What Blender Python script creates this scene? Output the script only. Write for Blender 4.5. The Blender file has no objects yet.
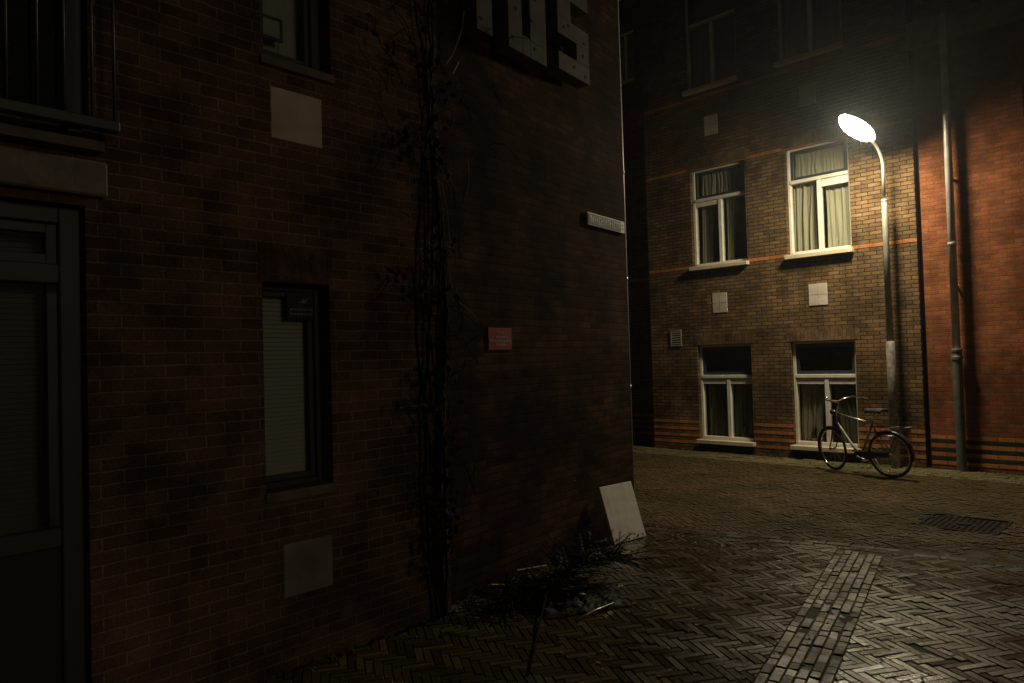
import bpy, math, random
from mathutils import Vector, Matrix, noise as mnoise
random.seed(7)
R = math.radians
scene = bpy.context.scene
C = scene.collection
# ------------------------------------------------------------------ camera
W, H = 1024, 683
F = 740.0
PITCH = math.atan(18.5/F)
ROLL = 0.029
CAMH = 1.85
cam = bpy.data.objects.new('camera', bpy.data.cameras.new('camera'))
C.objects.link(cam)
cam.data.sensor_width = 36.0
cam.data.lens = 36.0*F/W
cam.data.clip_start = 0.05
cam.data.clip_end = 500
cam.matrix_world = Matrix.Translation((0, 0, CAMH)) @ (Matrix.Rotation(math.pi/2+PITCH, 4, 'X') @ Matrix.Rotation(-ROLL, 4, 'Z'))
scene.camera = cam
CM = cam.matrix_world.copy(); CMI = CM.inverted(); CO = Vector((0, 0, CAMH))
def ray(px, py):
    return (CM.to_3x3() @ Vector(((px-W/2)/F, -(py-H/2)/F, -1))).normalized()
def proj(p):
    q = CMI @ Vector(p)
    return (W/2+F*q.x/-q.z, H/2-F*q.y/-q.z)
def ground(px, py, z=0.0):
    d = ray(px, py); t = (z-CAMH)/d.z
    return CO + d*t
class Frame:
    """a wall plane: x to the right along the wall, z up, -y out of the wall"""
    def __init__(s, gp, vpx, sign):
        d = ray(vpx, 360-ROLL*(vpx-512)); d.z = 0; d.normalize(); d *= sign
        s.o = Vector((gp.x, gp.y, 0)); s.d = d
        s.a = math.atan2(d.y, d.x)
        s.m = Matrix.Translation(s.o) @ Matrix.Rotation(s.a, 4, 'Z')
        s.mi = s.m.inverted()
    def loc(s, px, py, y=0.0):
        o = s.mi @ CO; d = s.mi.to_3x3() @ ray(px, py)
        t = (y-o.y)/d.y
        p = o + d*t
        return p.x, p.z
    def w(s, x, y, z): return s.m @ Vector((x, y, z))
LF = Frame(ground(421, 622), 1180, 1)
BF = Frame(ground(455, 603), 1050, 1)
RF = Frame(ground(783, 457), -230, -1)

# ------------------------------------------------------------------ node helpers
def newmat(name):
    m = bpy.data.materials.new(name); m.use_nodes = True
    nt = m.node_tree; nt.nodes.clear()
    out = nt.nodes.new('ShaderNodeOutputMaterial')
    b = nt.nodes.new('ShaderNodeBsdfPrincipled')
    nt.links.new(b.outputs[0], out.inputs[0])
    return m, nt, b, out
def N(nt, t, **kw):
    n = nt.nodes.new(t)
    for k, v in kw.items():
        if k.startswith('i_'): n.inputs[k[2:].replace('_', ' ')].default_value = v
        else: setattr(n, k, v)
    return n
def L(nt, a, b): nt.links.new(a, b)
def mixc(nt, fac, a, b, mode='MIX'):
    n = nt.nodes.new('ShaderNodeMix'); n.data_type = 'RGBA'; n.blend_type = mode
    for s, v in ((0, fac), (6, a), (7, b)):
        if hasattr(v, 'is_linked') or hasattr(v, 'links'): nt.links.new(v, n.inputs[s])
        else: n.inputs[s].default_value = v
    return n.outputs[2]
def ramp(nt, src, p0, p1, c0=(0,0,0,1), c1=(1,1,1,1)):
    r = nt.nodes.new('ShaderNodeValToRGB'); r.color_ramp.elements[0].position = p0; r.color_ramp.elements[1].position = p1
    r.color_ramp.elements[0].color = c0; r.color_ramp.elements[1].color = c1
    nt.links.new(src, r.inputs[0]); return r.outputs[0]
def rgb(r, g, b): return (r, g, b, 1)

def brick_mat(name, c1, c2, mortar, bw=.22, rh=.075, seed=0.0, bump=.8, rough=.95, dirt=.5, vertical=False, zoff=0.0, ms=.005):
    m, nt, b, out = newmat(name)
    tc = N(nt, 'ShaderNodeTexCoord')
    sep = N(nt, 'ShaderNodeSeparateXYZ'); L(nt, tc.outputs['Object'], sep.inputs[0])
    add = N(nt, 'ShaderNodeMath', operation='ADD'); L(nt, sep.outputs[0], add.inputs[0]); L(nt, sep.outputs[1], add.inputs[1])
    cmb = N(nt, 'ShaderNodeCombineXYZ')
    if vertical:
        L(nt, sep.outputs[2], cmb.inputs[0]); L(nt, add.outputs[0], cmb.inputs[1])
    else:
        L(nt, add.outputs[0], cmb.inputs[0]); L(nt, sep.outputs[2], cmb.inputs[1])
    # slight waviness of the courses
    nz = N(nt, 'ShaderNodeTexNoise'); nz.inputs['Scale'].default_value = 9; nz.inputs['Detail'].default_value = 3
    L(nt, tc.outputs['Object'], nz.inputs['Vector'])
    sub = N(nt, 'ShaderNodeVectorMath', operation='SUBTRACT'); L(nt, nz.outputs['Color'], sub.inputs[0]); sub.inputs[1].default_value = (.5, .5, .5)
    sc = N(nt, 'ShaderNodeVectorMath', operation='SCALE'); L(nt, sub.outputs[0], sc.inputs[0]); sc.inputs['Scale'].default_value = .012
    va = N(nt, 'ShaderNodeVectorMath', operation='ADD'); L(nt, cmb.outputs[0], va.inputs[0]); L(nt, sc.outputs[0], va.inputs[1])
    vo = N(nt, 'ShaderNodeVectorMath', operation='ADD'); L(nt, va.outputs[0], vo.inputs[0]); vo.inputs[1].default_value = (100*bw, 100*rh+zoff, 0)
    br = N(nt, 'ShaderNodeTexBrick'); br.offset = .5
    L(nt, vo.outputs[0], br.inputs['Vector'])
    br.inputs['Scale'].default_value = 1
    br.inputs['Brick Width'].default_value = bw; br.inputs['Row Height'].default_value = rh
    br.inputs['Mortar Size'].default_value = ms; br.inputs['Mortar Smooth'].default_value = .35
    br.inputs['Bias'].default_value = 0
    br.inputs['Color1'].default_value = c1; br.inputs['Color2'].default_value = c2; br.inputs['Mortar'].default_value = mortar
    n2 = N(nt, 'ShaderNodeTexNoise'); n2.inputs['Scale'].default_value = 1.3; n2.inputs['Detail'].default_value = 6; L(nt, tc.outputs['Object'], n2.inputs['Vector'])
    n4 = N(nt, 'ShaderNodeTexNoise'); n4.inputs['Scale'].default_value = 4.5; n4.inputs['Detail'].default_value = 5; L(nt, tc.outputs['Object'], n4.inputs['Vector'])
    dr4 = ramp(nt, n4.outputs[0], .36, .6, rgb(1-dirt*.6, 1-dirt*.6, 1-dirt*.6), rgb(1.1, 1.1, 1.1))
    dr = ramp(nt, n2.outputs[0], .38, .66, rgb(1-dirt, 1-dirt, 1-dirt), rgb(1.15, 1.12, 1.08))
    n3 = N(nt, 'ShaderNodeTexNoise'); n3.inputs['Scale'].default_value = 60; n3.inputs['Detail'].default_value = 4; L(nt, tc.outputs['Object'], n3.inputs['Vector'])
    dr3 = ramp(nt, n3.outputs[0], .3, .7, rgb(.7, .7, .7), rgb(1.2, 1.2, 1.2))
    col = mixc(nt, 1.0, br.outputs['Color'], dr, 'MULTIPLY')
    col = mixc(nt, 1.0, col, dr3, 'MULTIPLY')
    col = mixc(nt, 1.0, col, dr4, 'MULTIPLY')
    L(nt, col, b.inputs['Base Color'])
    b.inputs['Roughness'].default_value = rough
    b.inputs['Specular IOR Level'].default_value = .04
    # relief: joints sunk, every brick at its own height and with a rough face
    inv = N(nt, 'ShaderNodeMath', operation='SUBTRACT'); inv.inputs[0].default_value = 1; L(nt, br.outputs['Fac'], inv.inputs[1])
    bwn = N(nt, 'ShaderNodeRGBToBW'); 
    br2 = N(nt, 'ShaderNodeTexBrick'); br2.offset = .5; L(nt, vo.outputs[0], br2.inputs['Vector'])
    for k in ('Scale', 'Brick Width', 'Row Height', 'Mortar Size', 'Mortar Smooth'): br2.inputs[k].default_value = br.inputs[k].default_value
    br2.inputs['Color1'].default_value = rgb(0, 0, 0); br2.inputs['Color2'].default_value = rgb(1, 1, 1); br2.inputs['Mortar'].default_value = rgb(0, 0, 0)
    L(nt, br2.outputs['Color'], bwn.inputs[0])
    h1 = N(nt, 'ShaderNodeMath', operation='MULTIPLY_ADD'); L(nt, bwn.outputs[0], h1.inputs[0]); h1.inputs[1].default_value = .3; L(nt, inv.outputs[0], h1.inputs[2])
    h2 = N(nt, 'ShaderNodeMath', operation='MULTIPLY_ADD'); L(nt, n3.outputs[0], h2.inputs[0]); h2.inputs[1].default_value = .35; L(nt, h1.outputs[0], h2.inputs[2])
    bp = N(nt, 'ShaderNodeBump'); bp.inputs['Strength'].default_value = bump; bp.inputs['Distance'].default_value = .006
    L(nt, h2.outputs[0], bp.inputs['Height']); L(nt, bp.outputs[0], b.inputs['Normal'])
    return m
def plain(name, col, rough=.6, metal=0.0, var=.25, scale=8, bump=.15, spec=.5, bd=.003):
    m, nt, b, out = newmat(name)
    tc = N(nt, 'ShaderNodeTexCoord')
    n = N(nt, 'ShaderNodeTexNoise'); n.inputs['Scale'].default_value = scale; n.inputs['Detail'].default_value = 6; L(nt, tc.outputs['Object'], n.inputs['Vector'])
    c = ramp(nt, n.outputs[0], .3, .7, rgb(*[v*(1-var) for v in col]), rgb(*[min(1, v*(1+var*.5)) for v in col]))
    L(nt, c, b.inputs['Base Color'])
    b.inputs['Roughness'].default_value = rough; b.inputs['Metallic'].default_value = metal; b.inputs['Specular IOR Level'].default_value = spec
    if bump:
        n2 = N(nt, 'ShaderNodeTexNoise'); n2.inputs['Scale'].default_value = scale*6; n2.inputs['Detail'].default_value = 4; L(nt, tc.outputs['Object'], n2.inputs['Vector'])
        bp = N(nt, 'ShaderNodeBump'); bp.inputs['Strength'].default_value = bump; bp.inputs['Distance'].default_value = bd
        L(nt, n2.outputs[0], bp.inputs['Height']); L(nt, bp.outputs[0], b.inputs['Normal'])
    return m
def glass_mat(name, tint=(.93, .93, .89), refl=1.5):
    m = bpy.data.materials.new(name); m.use_nodes = True; nt = m.node_tree; nt.nodes.clear()
    out = N(nt, 'ShaderNodeOutputMaterial'); tr = N(nt, 'ShaderNodeBsdfTransparent'); gl = N(nt, 'ShaderNodeBsdfGlossy')
    tr.inputs[0].default_value = (*tint, 1); gl.inputs['Roughness'].default_value = .03
    lw = N(nt, 'ShaderNodeLayerWeight'); pw_ = N(nt, 'ShaderNodeMath', operation='POWER'); L(nt, lw.outputs['Facing'], pw_.inputs[0]); pw_.inputs[1].default_value = 4
    fr = N(nt, 'ShaderNodeMath', operation='MULTIPLY_ADD'); L(nt, pw_.outputs[0], fr.inputs[0]); fr.inputs[1].default_value = .9; fr.inputs[2].default_value = .05
    mx = N(nt, 'ShaderNodeMixShader'); L(nt, fr.outputs[0], mx.inputs[0]); L(nt, tr.outputs[0], mx.inputs[1]); L(nt, gl.outputs[0], mx.inputs[2])
    L(nt, mx.outputs[0], out.inputs[0]); return m
def paver_mat(name, cols, dirtcol, rough=(.35, .7), moss=None, dirt_lo=.45, dirt_hi=.62, spec=.5):
    m, nt, b, out = newmat(name)
    geo = N(nt, 'ShaderNodeNewGeometry'); tc = N(nt, 'ShaderNodeTexCoord')
    r = N(nt, 'ShaderNodeValToRGB'); cr = r.color_ramp
    while len(cr.elements) < len(cols): cr.elements.new(.5)
    for i, c in enumerate(cols): cr.elements[i].position = i/(len(cols)-1); cr.elements[i].color = rgb(*c)
    L(nt, geo.outputs['Random Per Island'], r.inputs[0])
    n = N(nt, 'ShaderNodeTexNoise'); n.inputs['Scale'].default_value = .9; n.inputs['Detail'].default_value = 8; n.inputs['Roughness'].default_value = .65
    L(nt, tc.outputs['Object'], n.inputs['Vector'])
    f = ramp(nt, n.outputs[0], dirt_lo, dirt_hi)
    n2 = N(nt, 'ShaderNodeTexNoise'); n2.inputs['Scale'].default_value = 45; n2.inputs['Detail'].default_value = 5; L(nt, tc.outputs['Object'], n2.inputs['Vector'])
    f2 = ramp(nt, n2.outputs[0], .3, .7, rgb(.6, .6, .6), rgb(1.25, 1.25, 1.25))
    col = mixc(nt, f, r.outputs[0], rgb(*dirtcol))
    col = mixc(nt, 1.0, col, f2, 'MULTIPLY')
    L(nt, col, b.inputs['Base Color'])
    mr = N(nt, 'ShaderNodeMapRange'); L(nt, f, mr.inputs[0]); mr.inputs[3].default_value = rough[0]; mr.inputs[4].default_value = rough[1]
    ad = N(nt, 'ShaderNodeMath', operation='MULTIPLY_ADD'); L(nt, geo.outputs['Random Per Island'], ad.inputs[0]); ad.inputs[1].default_value = .18; L(nt, mr.outputs[0], ad.inputs[2])
    L(nt, ad.outputs[0], b.inputs['Roughness'])
    b.inputs['Specular IOR Level'].default_value = spec
    bp = N(nt, 'ShaderNodeBump'); bp.inputs['Strength'].default_value = .6; bp.inputs['Distance'].default_value = .003
    L(nt, n2.outputs[0], bp.inputs['Height']); L(nt, bp.outputs[0], b.inputs['Normal'])
    return m

M = {}
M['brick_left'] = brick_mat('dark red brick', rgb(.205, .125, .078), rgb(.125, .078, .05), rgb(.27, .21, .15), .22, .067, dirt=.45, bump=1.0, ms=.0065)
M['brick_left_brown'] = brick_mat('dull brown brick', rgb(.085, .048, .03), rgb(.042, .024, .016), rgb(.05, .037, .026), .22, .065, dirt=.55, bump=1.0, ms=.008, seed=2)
M['brick_soldier_left'] = brick_mat('dark red soldier brick', rgb(.18, .11, .07), rgb(.11, .07, .046), rgb(.16, .13, .10), .22, .067, vertical=True)
M['brick_brown'] = brick_mat('yellow brown brick', rgb(.245, .158, .08), rgb(.14, .088, .047), rgb(.05, .042, .03), .20, .065, dirt=.45, bump=1.0, ms=.008)
M['brick_soldier_brown'] = brick_mat('yellow brown soldier brick', rgb(.24, .155, .085), rgb(.15, .095, .055), rgb(.10, .085, .06), .22, .065, vertical=True)
M['brick_red'] = brick_mat('orange red brick', rgb(.34, .118, .055), rgb(.24, .08, .038), rgb(.17, .11, .06), .20, .065, dirt=.4, bump=1.0, ms=.007)
M['brick_orange'] = brick_mat('orange glazed brick', rgb(.56, .23, .085), rgb(.42, .16, .06), rgb(.12, .09, .06), .22, .065, dirt=.3, rough=.5)
M['brick_black'] = brick_mat('blackish brick', rgb(.05, .045, .035), rgb(.035, .035, .03), rgb(.05, .04, .035), .22, .065, dirt=.3, rough=.5)
M['white_paint'] = plain('white painted wood', (.72, .70, .62), .45, var=.15)
M['cream_stone'] = plain('cream stone', (.60, .52, .37), .8, var=.25, bump=.4, scale=3)
M['shaded_stone'] = plain('shaded cream stone', (.22, .19, .15), .85, var=.3, bump=.4, scale=5)  # stone panel darkened, the shadow on the lower wall put into its colour
M['concrete'] = plain('weathered concrete', (.26, .22, .17), .85, var=.35, bump=.5)
M['concrete_dark'] = plain('dark stained concrete', (.16, .14, .11), .85, var=.4, bump=.5)
M['grey_frame'] = plain('grey green painted frame', (.052, .055, .048), .5, var=.2)
M['dark_frame'] = plain('dark blue painted sash', (.035, .045, .055), .4, var=.2)
M['black_panel'] = plain('black painted panel', (.012, .011, .013), .5, var=.3)
M['room'] = plain('dark room wall', (.08, .075, .06), .9, var=.2, bump=0)
M['glass'] = glass_mat('window glass')
M['tile'] = plain('pale wall tile', (.54, .49, .43), .55, var=.3, bump=.1, scale=5)
M['metal'] = plain('galvanised steel', (.50, .49, .44), .42, metal=.35, var=.3, bump=.2)
M['pole'] = plain('painted lamp pole', (.36, .35, .31), .45, metal=.2, var=.3, scale=5, bump=.2)
M['rust'] = plain('stained pole base', (.34, .31, .27), .7, metal=.1, var=.6, scale=14, bump=.4)
M['zinc'] = plain('zinc downpipe', (.56, .54, .50), .42, metal=.4, var=.35, scale=5, bump=.2)
M['cast_iron'] = plain('cast iron pipe', (.14, .155, .145), .5, metal=.3, var=.35, scale=12, bump=.4)
M['black_metal'] = plain('black enamel', (.03, .03, .03), .3, metal=.2, var=.2, bump=0)
M['black_pipe'] = plain('black downpipe', (.015, .014, .013), .7, var=.2)
M['grey_enamel'] = plain('grey enamel', (.24, .24, .23), .3, metal=.4, var=.2, bump=0)
M['silver'] = plain('silver paint', (.72, .71, .68), .3, metal=.3, var=.1, bump=0)
M['chrome'] = plain('chrome', (.75, .74, .70), .2, metal=1, var=.1, bump=0)
M['alu'] = plain('dull aluminium', (.6, .6, .57), .35, metal=.9, var=.2, bump=0)
M['rubber'] = plain('black rubber', (.02, .02, .02), .75, var=.2)
M['red_plastic'] = plain('red reflector', (.35, .015, .01), .3, var=.1, bump=0)
M['sign_red'] = plain('red enamel sign', (.26, .022, .013), .45, var=.15, bump=0)
M['sign_text'] = plain('off white lettering', (.28, .2, .18), .5, var=.2, bump=0)
M['sign_blue'] = plain('dark blue street plate', (.035, .042, .055), .7, var=.25, bump=0)
M['sign_white'] = plain('white enamel', (.45, .44, .39), .6, var=.15, bump=0)
M['sign_grey'] = plain('dulled lettering', (.26, .26, .25), .5, var=.2, bump=0)
M['navy'] = plain('navy sticker', (.02, .026, .04), .35, var=.1, bump=0)
M['letter'] = plain('grey weathered letter metal', (.085, .08, .07), .85, var=.45, scale=5, bump=.3)
M['hole'] = plain('black bolt', (.006, .006, .006), .8, var=.1, bump=0)
M['board'] = plain('white scuffed board', (.78, .73, .66), .55, var=.18, scale=11, bump=.2)
M['wood'] = plain('pale raw wood', (.42, .31, .17), .7, var=.4, scale=12)
M['bark'] = plain('dark bark', (.018, .013, .009), .9, var=.5, scale=30, bump=.8, spec=.08)
M['twig'] = plain('pale twig', (.30, .23, .15), .7, var=.3, scale=30)
M['fir'] = plain('dark fir needles', (.03, .06, .016), .6, var=.5, scale=6, bump=0)
M['dead_leaf'] = plain('dead ivy leaves', (.012, .009, .007), .95, var=.5, scale=20, bump=0, spec=.1)
M['leaf_litter'] = plain('brown leaf litter', (.11, .075, .035), .7, var=.6, scale=20, bump=0)
M['moss'] = plain('moss and weeds', (.085, .095, .02), .8, var=.5, scale=10, bump=0)
M['plastic_bag'] = plain('black plastic bag', (.010, .010, .011), .6, var=.2, bump=.3, scale=10, spec=.1)
M['paper'] = plain('white paper scrap', (.7, .68, .64), .6, var=.1, bump=0)
M['iron'] = plain('worn iron cover', (.022, .02, .016), .8, metal=.0, var=.4, scale=15, bump=.4, spec=.1)
M['base_dirt'] = plain('joint sand and dirt', (.045, .045, .016), .9, var=.5, scale=3, bump=.6, bd=.01)
M['roof'] = plain('dark roof felt', (.03, .03, .03), .9)
M['plant'] = plain('house plant leaves', (.05, .10, .03), .5, var=.4, bump=0)
# curtain cloth: lets a little light through
def cloth(name, col):
    m, nt, b, out = newmat(name)
    tl = N(nt, 'ShaderNodeBsdfTranslucent'); tl.inputs[0].default_value = rgb(*col)
    b.inputs['Base Color'].default_value = rgb(*col); b.inputs['Roughness'].default_value = .9; b.inputs['Specular IOR Level'].default_value = .1
    tc = N(nt, 'ShaderNodeTexCoord'); w = N(nt, 'ShaderNodeTexNoise'); w.inputs['Scale'].default_value = 200; L(nt, tc.outputs['Object'], w.inputs['Vector'])
    bp = N(nt, 'ShaderNodeBump'); bp.inputs['Strength'].default_value = .15; bp.inputs['Distance'].default_value = .001; L(nt, w.outputs[0], bp.inputs['Height']); L(nt, bp.outputs[0], b.inputs['Normal'])
    mx = N(nt, 'ShaderNodeMixShader'); mx.inputs[0].default_value = .25; L(nt, b.outputs[0], mx.inputs[1]); L(nt, tl.outputs[0], mx.inputs[2]); L(nt, mx.outputs[0], out.inputs[0])
    return m
M['curtain'] = cloth('white curtain', (.54, .54, .47))
M['curtain_green'] = cloth('greenish net curtain', (.22, .23, .17))
M['blind'] = cloth('white blind', (.72, .71, .66))
def emit(name, col, s):
    m = bpy.data.materials.new(name); m.use_nodes = True; nt = m.node_tree; nt.nodes.clear()
    out = N(nt, 'ShaderNodeOutputMaterial'); e = N(nt, 'ShaderNodeEmission'); e.inputs[0].default_value = rgb(*col); e.inputs[1].default_value = s
    L(nt, e.outputs[0], out.inputs[0]); return m
M['lamp_glass'] = emit('lit lamp bowl', (1, .85, .56), 410)
M['paver'] = paver_mat('herringbone clinker', [(.035, .025, .010), (.062, .044, .017), (.046, .034, .013), (.10, .075, .03), (.026, .019, .009)], (.032, .032, .008), (.2, .5), dirt_lo=.5, dirt_hi=.66, spec=.38)
M['paver_far'] = paver_mat('dirty red clinker', [(.06, .032, .014), (.095, .052, .022), (.07, .042, .018), (.12, .072, .032)], (.042, .033, .012), (.5, .75), dirt_lo=.35, dirt_hi=.6, spec=.15)
M['paver_strip'] = paver_mat('pale grey clinker', [(.07, .062, .036), (.105, .09, .055), (.055, .048, .03), (.15, .13, .08), (.08, .07, .044)], (.04, .036, .018), (.25, .6), dirt_lo=.46, dirt_hi=.6, spec=.42)
M['paver_walk'] = paver_mat('mossy pavement brick', [(.11, .085, .04), (.15, .115, .055), (.09, .075, .035), (.17, .13, .065)], (.07, .068, .016), (.6, .85), dirt_lo=.4, dirt_hi=.6)

# ------------------------------------------------------------------ mesh helpers
class MB:
    def __init__(s): s.v = []; s.f = []
    def add(s, vs, fs):
        o = len(s.v); s.v += [tuple(v) for v in vs]; s.f += [tuple(i+o for i in f) for f in fs]
        return s
    def box(s, x0, x1, y0, y1, z0, z1):
        if x1 < x0: x0, x1 = x1, x0
        if y1 < y0: y0, y1 = y1, y0
        if z1 < z0: z0, z1 = z1, z0
        return s.add([(x0,y0,z0),(x1,y0,z0),(x1,y1,z0),(x0,y1,z0),(x0,y0,z1),(x1,y0,z1),(x1,y1,z1),(x0,y1,z1)],
              [(0,3,2,1),(4,5,6,7),(0,1,5,4),(1,2,6,5),(2,3,7,6),(3,0,4,7)])
    def tube(s, pts, r, n=10, cap=True):
        pts = [Vector(p) for p in pts]
        rs = r if isinstance(r, (list, tuple)) else [r]*len(pts)
        up = None; vs = []; fs = []
        for i, p in enumerate(pts):
            t = (pts[min(i+1, len(pts)-1)]-pts[max(i-1, 0)])
            if t.length < 1e-9: t = Vector((0, 0, 1))
            t.normalize()
            if up is None:
                up = Vector((0, 0, 1)) if abs(t.z) < .9 else Vector((1, 0, 0))
            a = (up - t*up.dot(t)).normalized(); b = t.cross(a); up = a
            for k in range(n):
                q = 2*math.pi*k/n
                vs.append(p + (a*math.cos(q)+b*math.sin(q))*rs[i])
        for i in range(len(pts)-1):
            for k in range(n):
                fs.append((i*n+k, i*n+(k+1) % n, (i+1)*n+(k+1) % n, (i+1)*n+k))
        if cap:
            fs.append(tuple(reversed(range(n)))); fs.append(tuple((len(pts)-1)*n+k for k in range(n)))
        return s.add(vs, fs)
    def lathe(s, prof, n=20, m=Matrix()):
        vs = []; fs = []
        for r, z in prof:
            for k in range(n):
                q = 2*math.pi*k/n; vs.append(m @ Vector((r*math.cos(q), r*math.sin(q), z)))
        for i in range(len(prof)-1):
            for k in range(n): fs.append((i*n+k, i*n+(k+1) % n, (i+1)*n+(k+1) % n, (i+1)*n+k))
        fs.append(tuple(reversed(range(n)))); fs.append(tuple((len(prof)-1)*n+k for k in range(n)))
        return s.add(vs, fs)
    def torus(s, c, R_, r, axis='Y', n=48, k=8, a0=0, a1=2*math.pi, rz=1.0):
        c = Vector(c); vs = []; fs = []; full = abs(a1-a0-2*math.pi) < 1e-6
        cnt = n if full else n+1
        for i in range(cnt):
            a = a0+(a1-a0)*i/n
            d = Vector((math.cos(a), 0, math.sin(a)))
            for j in range(k):
                q = 2*math.pi*j/k
                vs.append(c + d*(R_+r*math.cos(q)) + Vector((0, r*rz*math.sin(q), 0)))
        for i in range(n if full else n):
            for j in range(k):
                fs.append((i*k+j, i*k+(j+1) % k, ((i+1) % cnt)*k+(j+1) % k, ((i+1) % cnt)*k+j))
        return s.add(vs, fs)
    def build(s, name, mat, parent=None, smooth=False, bevel=0, solid=0):
        me = bpy.data.meshes.new(name); me.from_pydata(s.v, [], s.f); me.update()
        o = bpy.data.objects.new(name, me); C.objects.link(o)
        me.materials.append(mat if not isinstance(mat, str) else M[mat])
        if smooth:
            me.polygons.foreach_set('use_smooth', [True]*len(me.polygons))
        if solid:
            md = o.modifiers.new('solid', 'SOLIDIFY'); md.thickness = solid
        if bevel:
            md = o.modifiers.new('bevel', 'BEVEL'); md.width = bevel; md.segments = 1; md.limit_method = 'ANGLE'
        if parent: o.parent = parent
        return o
def tag(o, label, cat, group=None, kind=None):
    o['label'] = label; o['category'] = cat
    if group: o['group'] = group
    if kind: o['kind'] = kind
    return o
def struct(o, kind='structure'): o['kind'] = kind; return o
def empty(name, loc, rz=0):
    o = bpy.data.objects.new(name, None); C.objects.link(o); o.location = loc; o.rotation_euler = (0, 0, rz); o.empty_display_size = .3
    return o
def wall_mesh(x0, x1, z0, z1, holes, depth=.28):
    """front face with openings and their reveals; y=0 is the face, +y goes inside"""
    mb = MB()
    xs = sorted(set([x0, x1]+[h[0] for h in holes]+[h[1] for h in holes])); zs = sorted(set([z0, z1]+[h[2] for h in holes]+[h[3] for h in holes]))
    xs = [x for x in xs if x0 <= x <= x1]; zs = [z for z in zs if z0 <= z <= z1]
    for i in range(len(xs)-1):
        for j in range(len(zs)-1):
            cx = (xs[i]+xs[i+1])/2; cz = (zs[j]+zs[j+1])/2
            if any(h[0] < cx < h[1] and h[2] < cz < h[3] for h in holes): continue
            mb.add([(xs[i],0,zs[j]),(xs[i+1],0,zs[j]),(xs[i+1],0,zs[j+1]),(xs[i],0,zs[j+1])], [(0,1,2,3)])
    for a, b, c, d in holes:
        mb.add([(a,0,c),(b,0,c),(b,0,d),(a,0,d),(a,depth,c),(b,depth,c),(b,depth,d),(a,depth,d)],
               [(0,4,5,1),(1,5,6,2),(2,6,7,3),(3,7,4,0)])
    return mb
def shell(mb, x0, x1, z0, z1, D):
    # ends, back and bottom of a building
    mb.add([(x0,0,z0),(x0,0,z1),(x0,D,z1),(x0,D,z0)], [(0,1,2,3)])
    mb.add([(x1,0,z0),(x1,D,z0),(x1,D,z1),(x1,0,z1)], [(0,1,2,3)])
    mb.add([(x0,D,z0),(x0,D,z1),(x1,D,z1),(x1,D,z0)], [(0,1,2,3)])
    return mb
def curtain_mesh(x0, x1, y, z0, z1, folds=7, amp=.03, gather=0.0, seed=1, n=60, side=0):
    rnd = random.Random(seed); ph = rnd.random()*6; mb = MB(); nz = 14; vs = []; fs = []
    for j in range(nz+1):
        t = j/nz; z = z1+(z0-z1)*t
        for i in range(n+1):
            s = i/n
            w = 1-gather*math.sin(min(1, t*1.15)*math.pi/2)**2 if gather else 1
            xx = x0+(x1-x0)*s*w if side == 0 else x1-(x1-x0)*(1-s)*w
            s_w = s+.10*mnoise.noise((s*5, ph, 0))+.03*mnoise.noise((s*3, ph, t*2.5))
            a = math.sin(s_w*folds*2*math.pi+ph+.5*math.sin(s*9+ph))*(.7+.6*mnoise.noise((s*6, 3, ph))) + .35*math.sin(s*folds*3.3*math.pi+2*ph+t*1.5)
            vs.append((xx+.008*math.sin(t*5+s*20), y+amp*a*(.55+.45*t), z))
    for j in range(nz):
        for i in range(n): fs.append((j*(n+1)+i, (j+1)*(n+1)+i, (j+1)*(n+1)+i+1, j*(n+1)+i+1))
    return mb.add(vs, fs)
def blind_mesh(x0, x1, y, z0, z1, pitch=.028):
    mb = MB(); z = z0
    while z < z1:
        mb.add([(x0, y-.006, z), (x1, y-.006, z), (x1, y+.004, z+pitch*.92), (x0, y+.004, z+pitch*.92)], [(0, 1, 2, 3)])
        z += pitch
    mb.box(x0, x1, y-.02, y+.02, z1, z1+.04)
    return mb

# ------------------------------------------------------------------ LEFT BUILDING
lb = empty('brick_building', LF.o, LF.a)
tag(lb, 'dark red brick building filling the left half of the street corner, with tall dark windows', 'building')
u = lambda px, py=340, y=0: LF.loc(px, py, y)[0]
zz = lambda px, py, y=0: LF.loc(px, py, y)[1]
UC = BF.loc(631, 400)[0]                        # the street corner, along the second wall
UA = u(446, 400)                                # where the first wall ends
def rect(fr, ax, ay, bx, by, y=0):              # opening from its top-left and bottom-right pixel
    x0, z1 = fr.loc(ax, ay, y); x1, z0 = fr.loc(bx, by, y)
    return [x0, x1, z0, z1]
midw = rect(LF, 262, 281, 334, 497)
midw[3] = zz(262, 281); midw[2] = zz(265, 494)
topw = rect(LF, 258, -70, 331, 76)
topw[2] = zz(262, 54)
doorh = [u(-260), u(87), -.02, zz(60, 203)]
balw = [u(-120), u(88, 60), zz(60, 128)+.02, zz(60, 128)+2.3]
LH = 8.6
holes = [tuple(midw), tuple(topw), tuple(doorh), tuple(balw)]
mb = wall_mesh(-6.5, UA, -.3, LH, holes); shell(mb, -6.5, UA, -.3, LH, 5.0)
mb.build('wall', 'brick_left', lb)
MB().box(-6.6, UA, -.12, 5.1, LH, LH+.25).build('roof', 'roof', lb, bevel=.01)
rl_ = LF.mi @ BF.o
bx0 = -.35
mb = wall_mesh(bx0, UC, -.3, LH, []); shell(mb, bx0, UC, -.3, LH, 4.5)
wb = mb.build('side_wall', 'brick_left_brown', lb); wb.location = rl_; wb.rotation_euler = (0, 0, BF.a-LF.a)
rfb = MB().box(bx0, UC+.08, -.1, 4.5, LH, LH+.24).build('roof', 'roof', lb, bevel=.01); rfb.location = rl_; rfb.rotation_euler = (0, 0, BF.a-LF.a)
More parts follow.
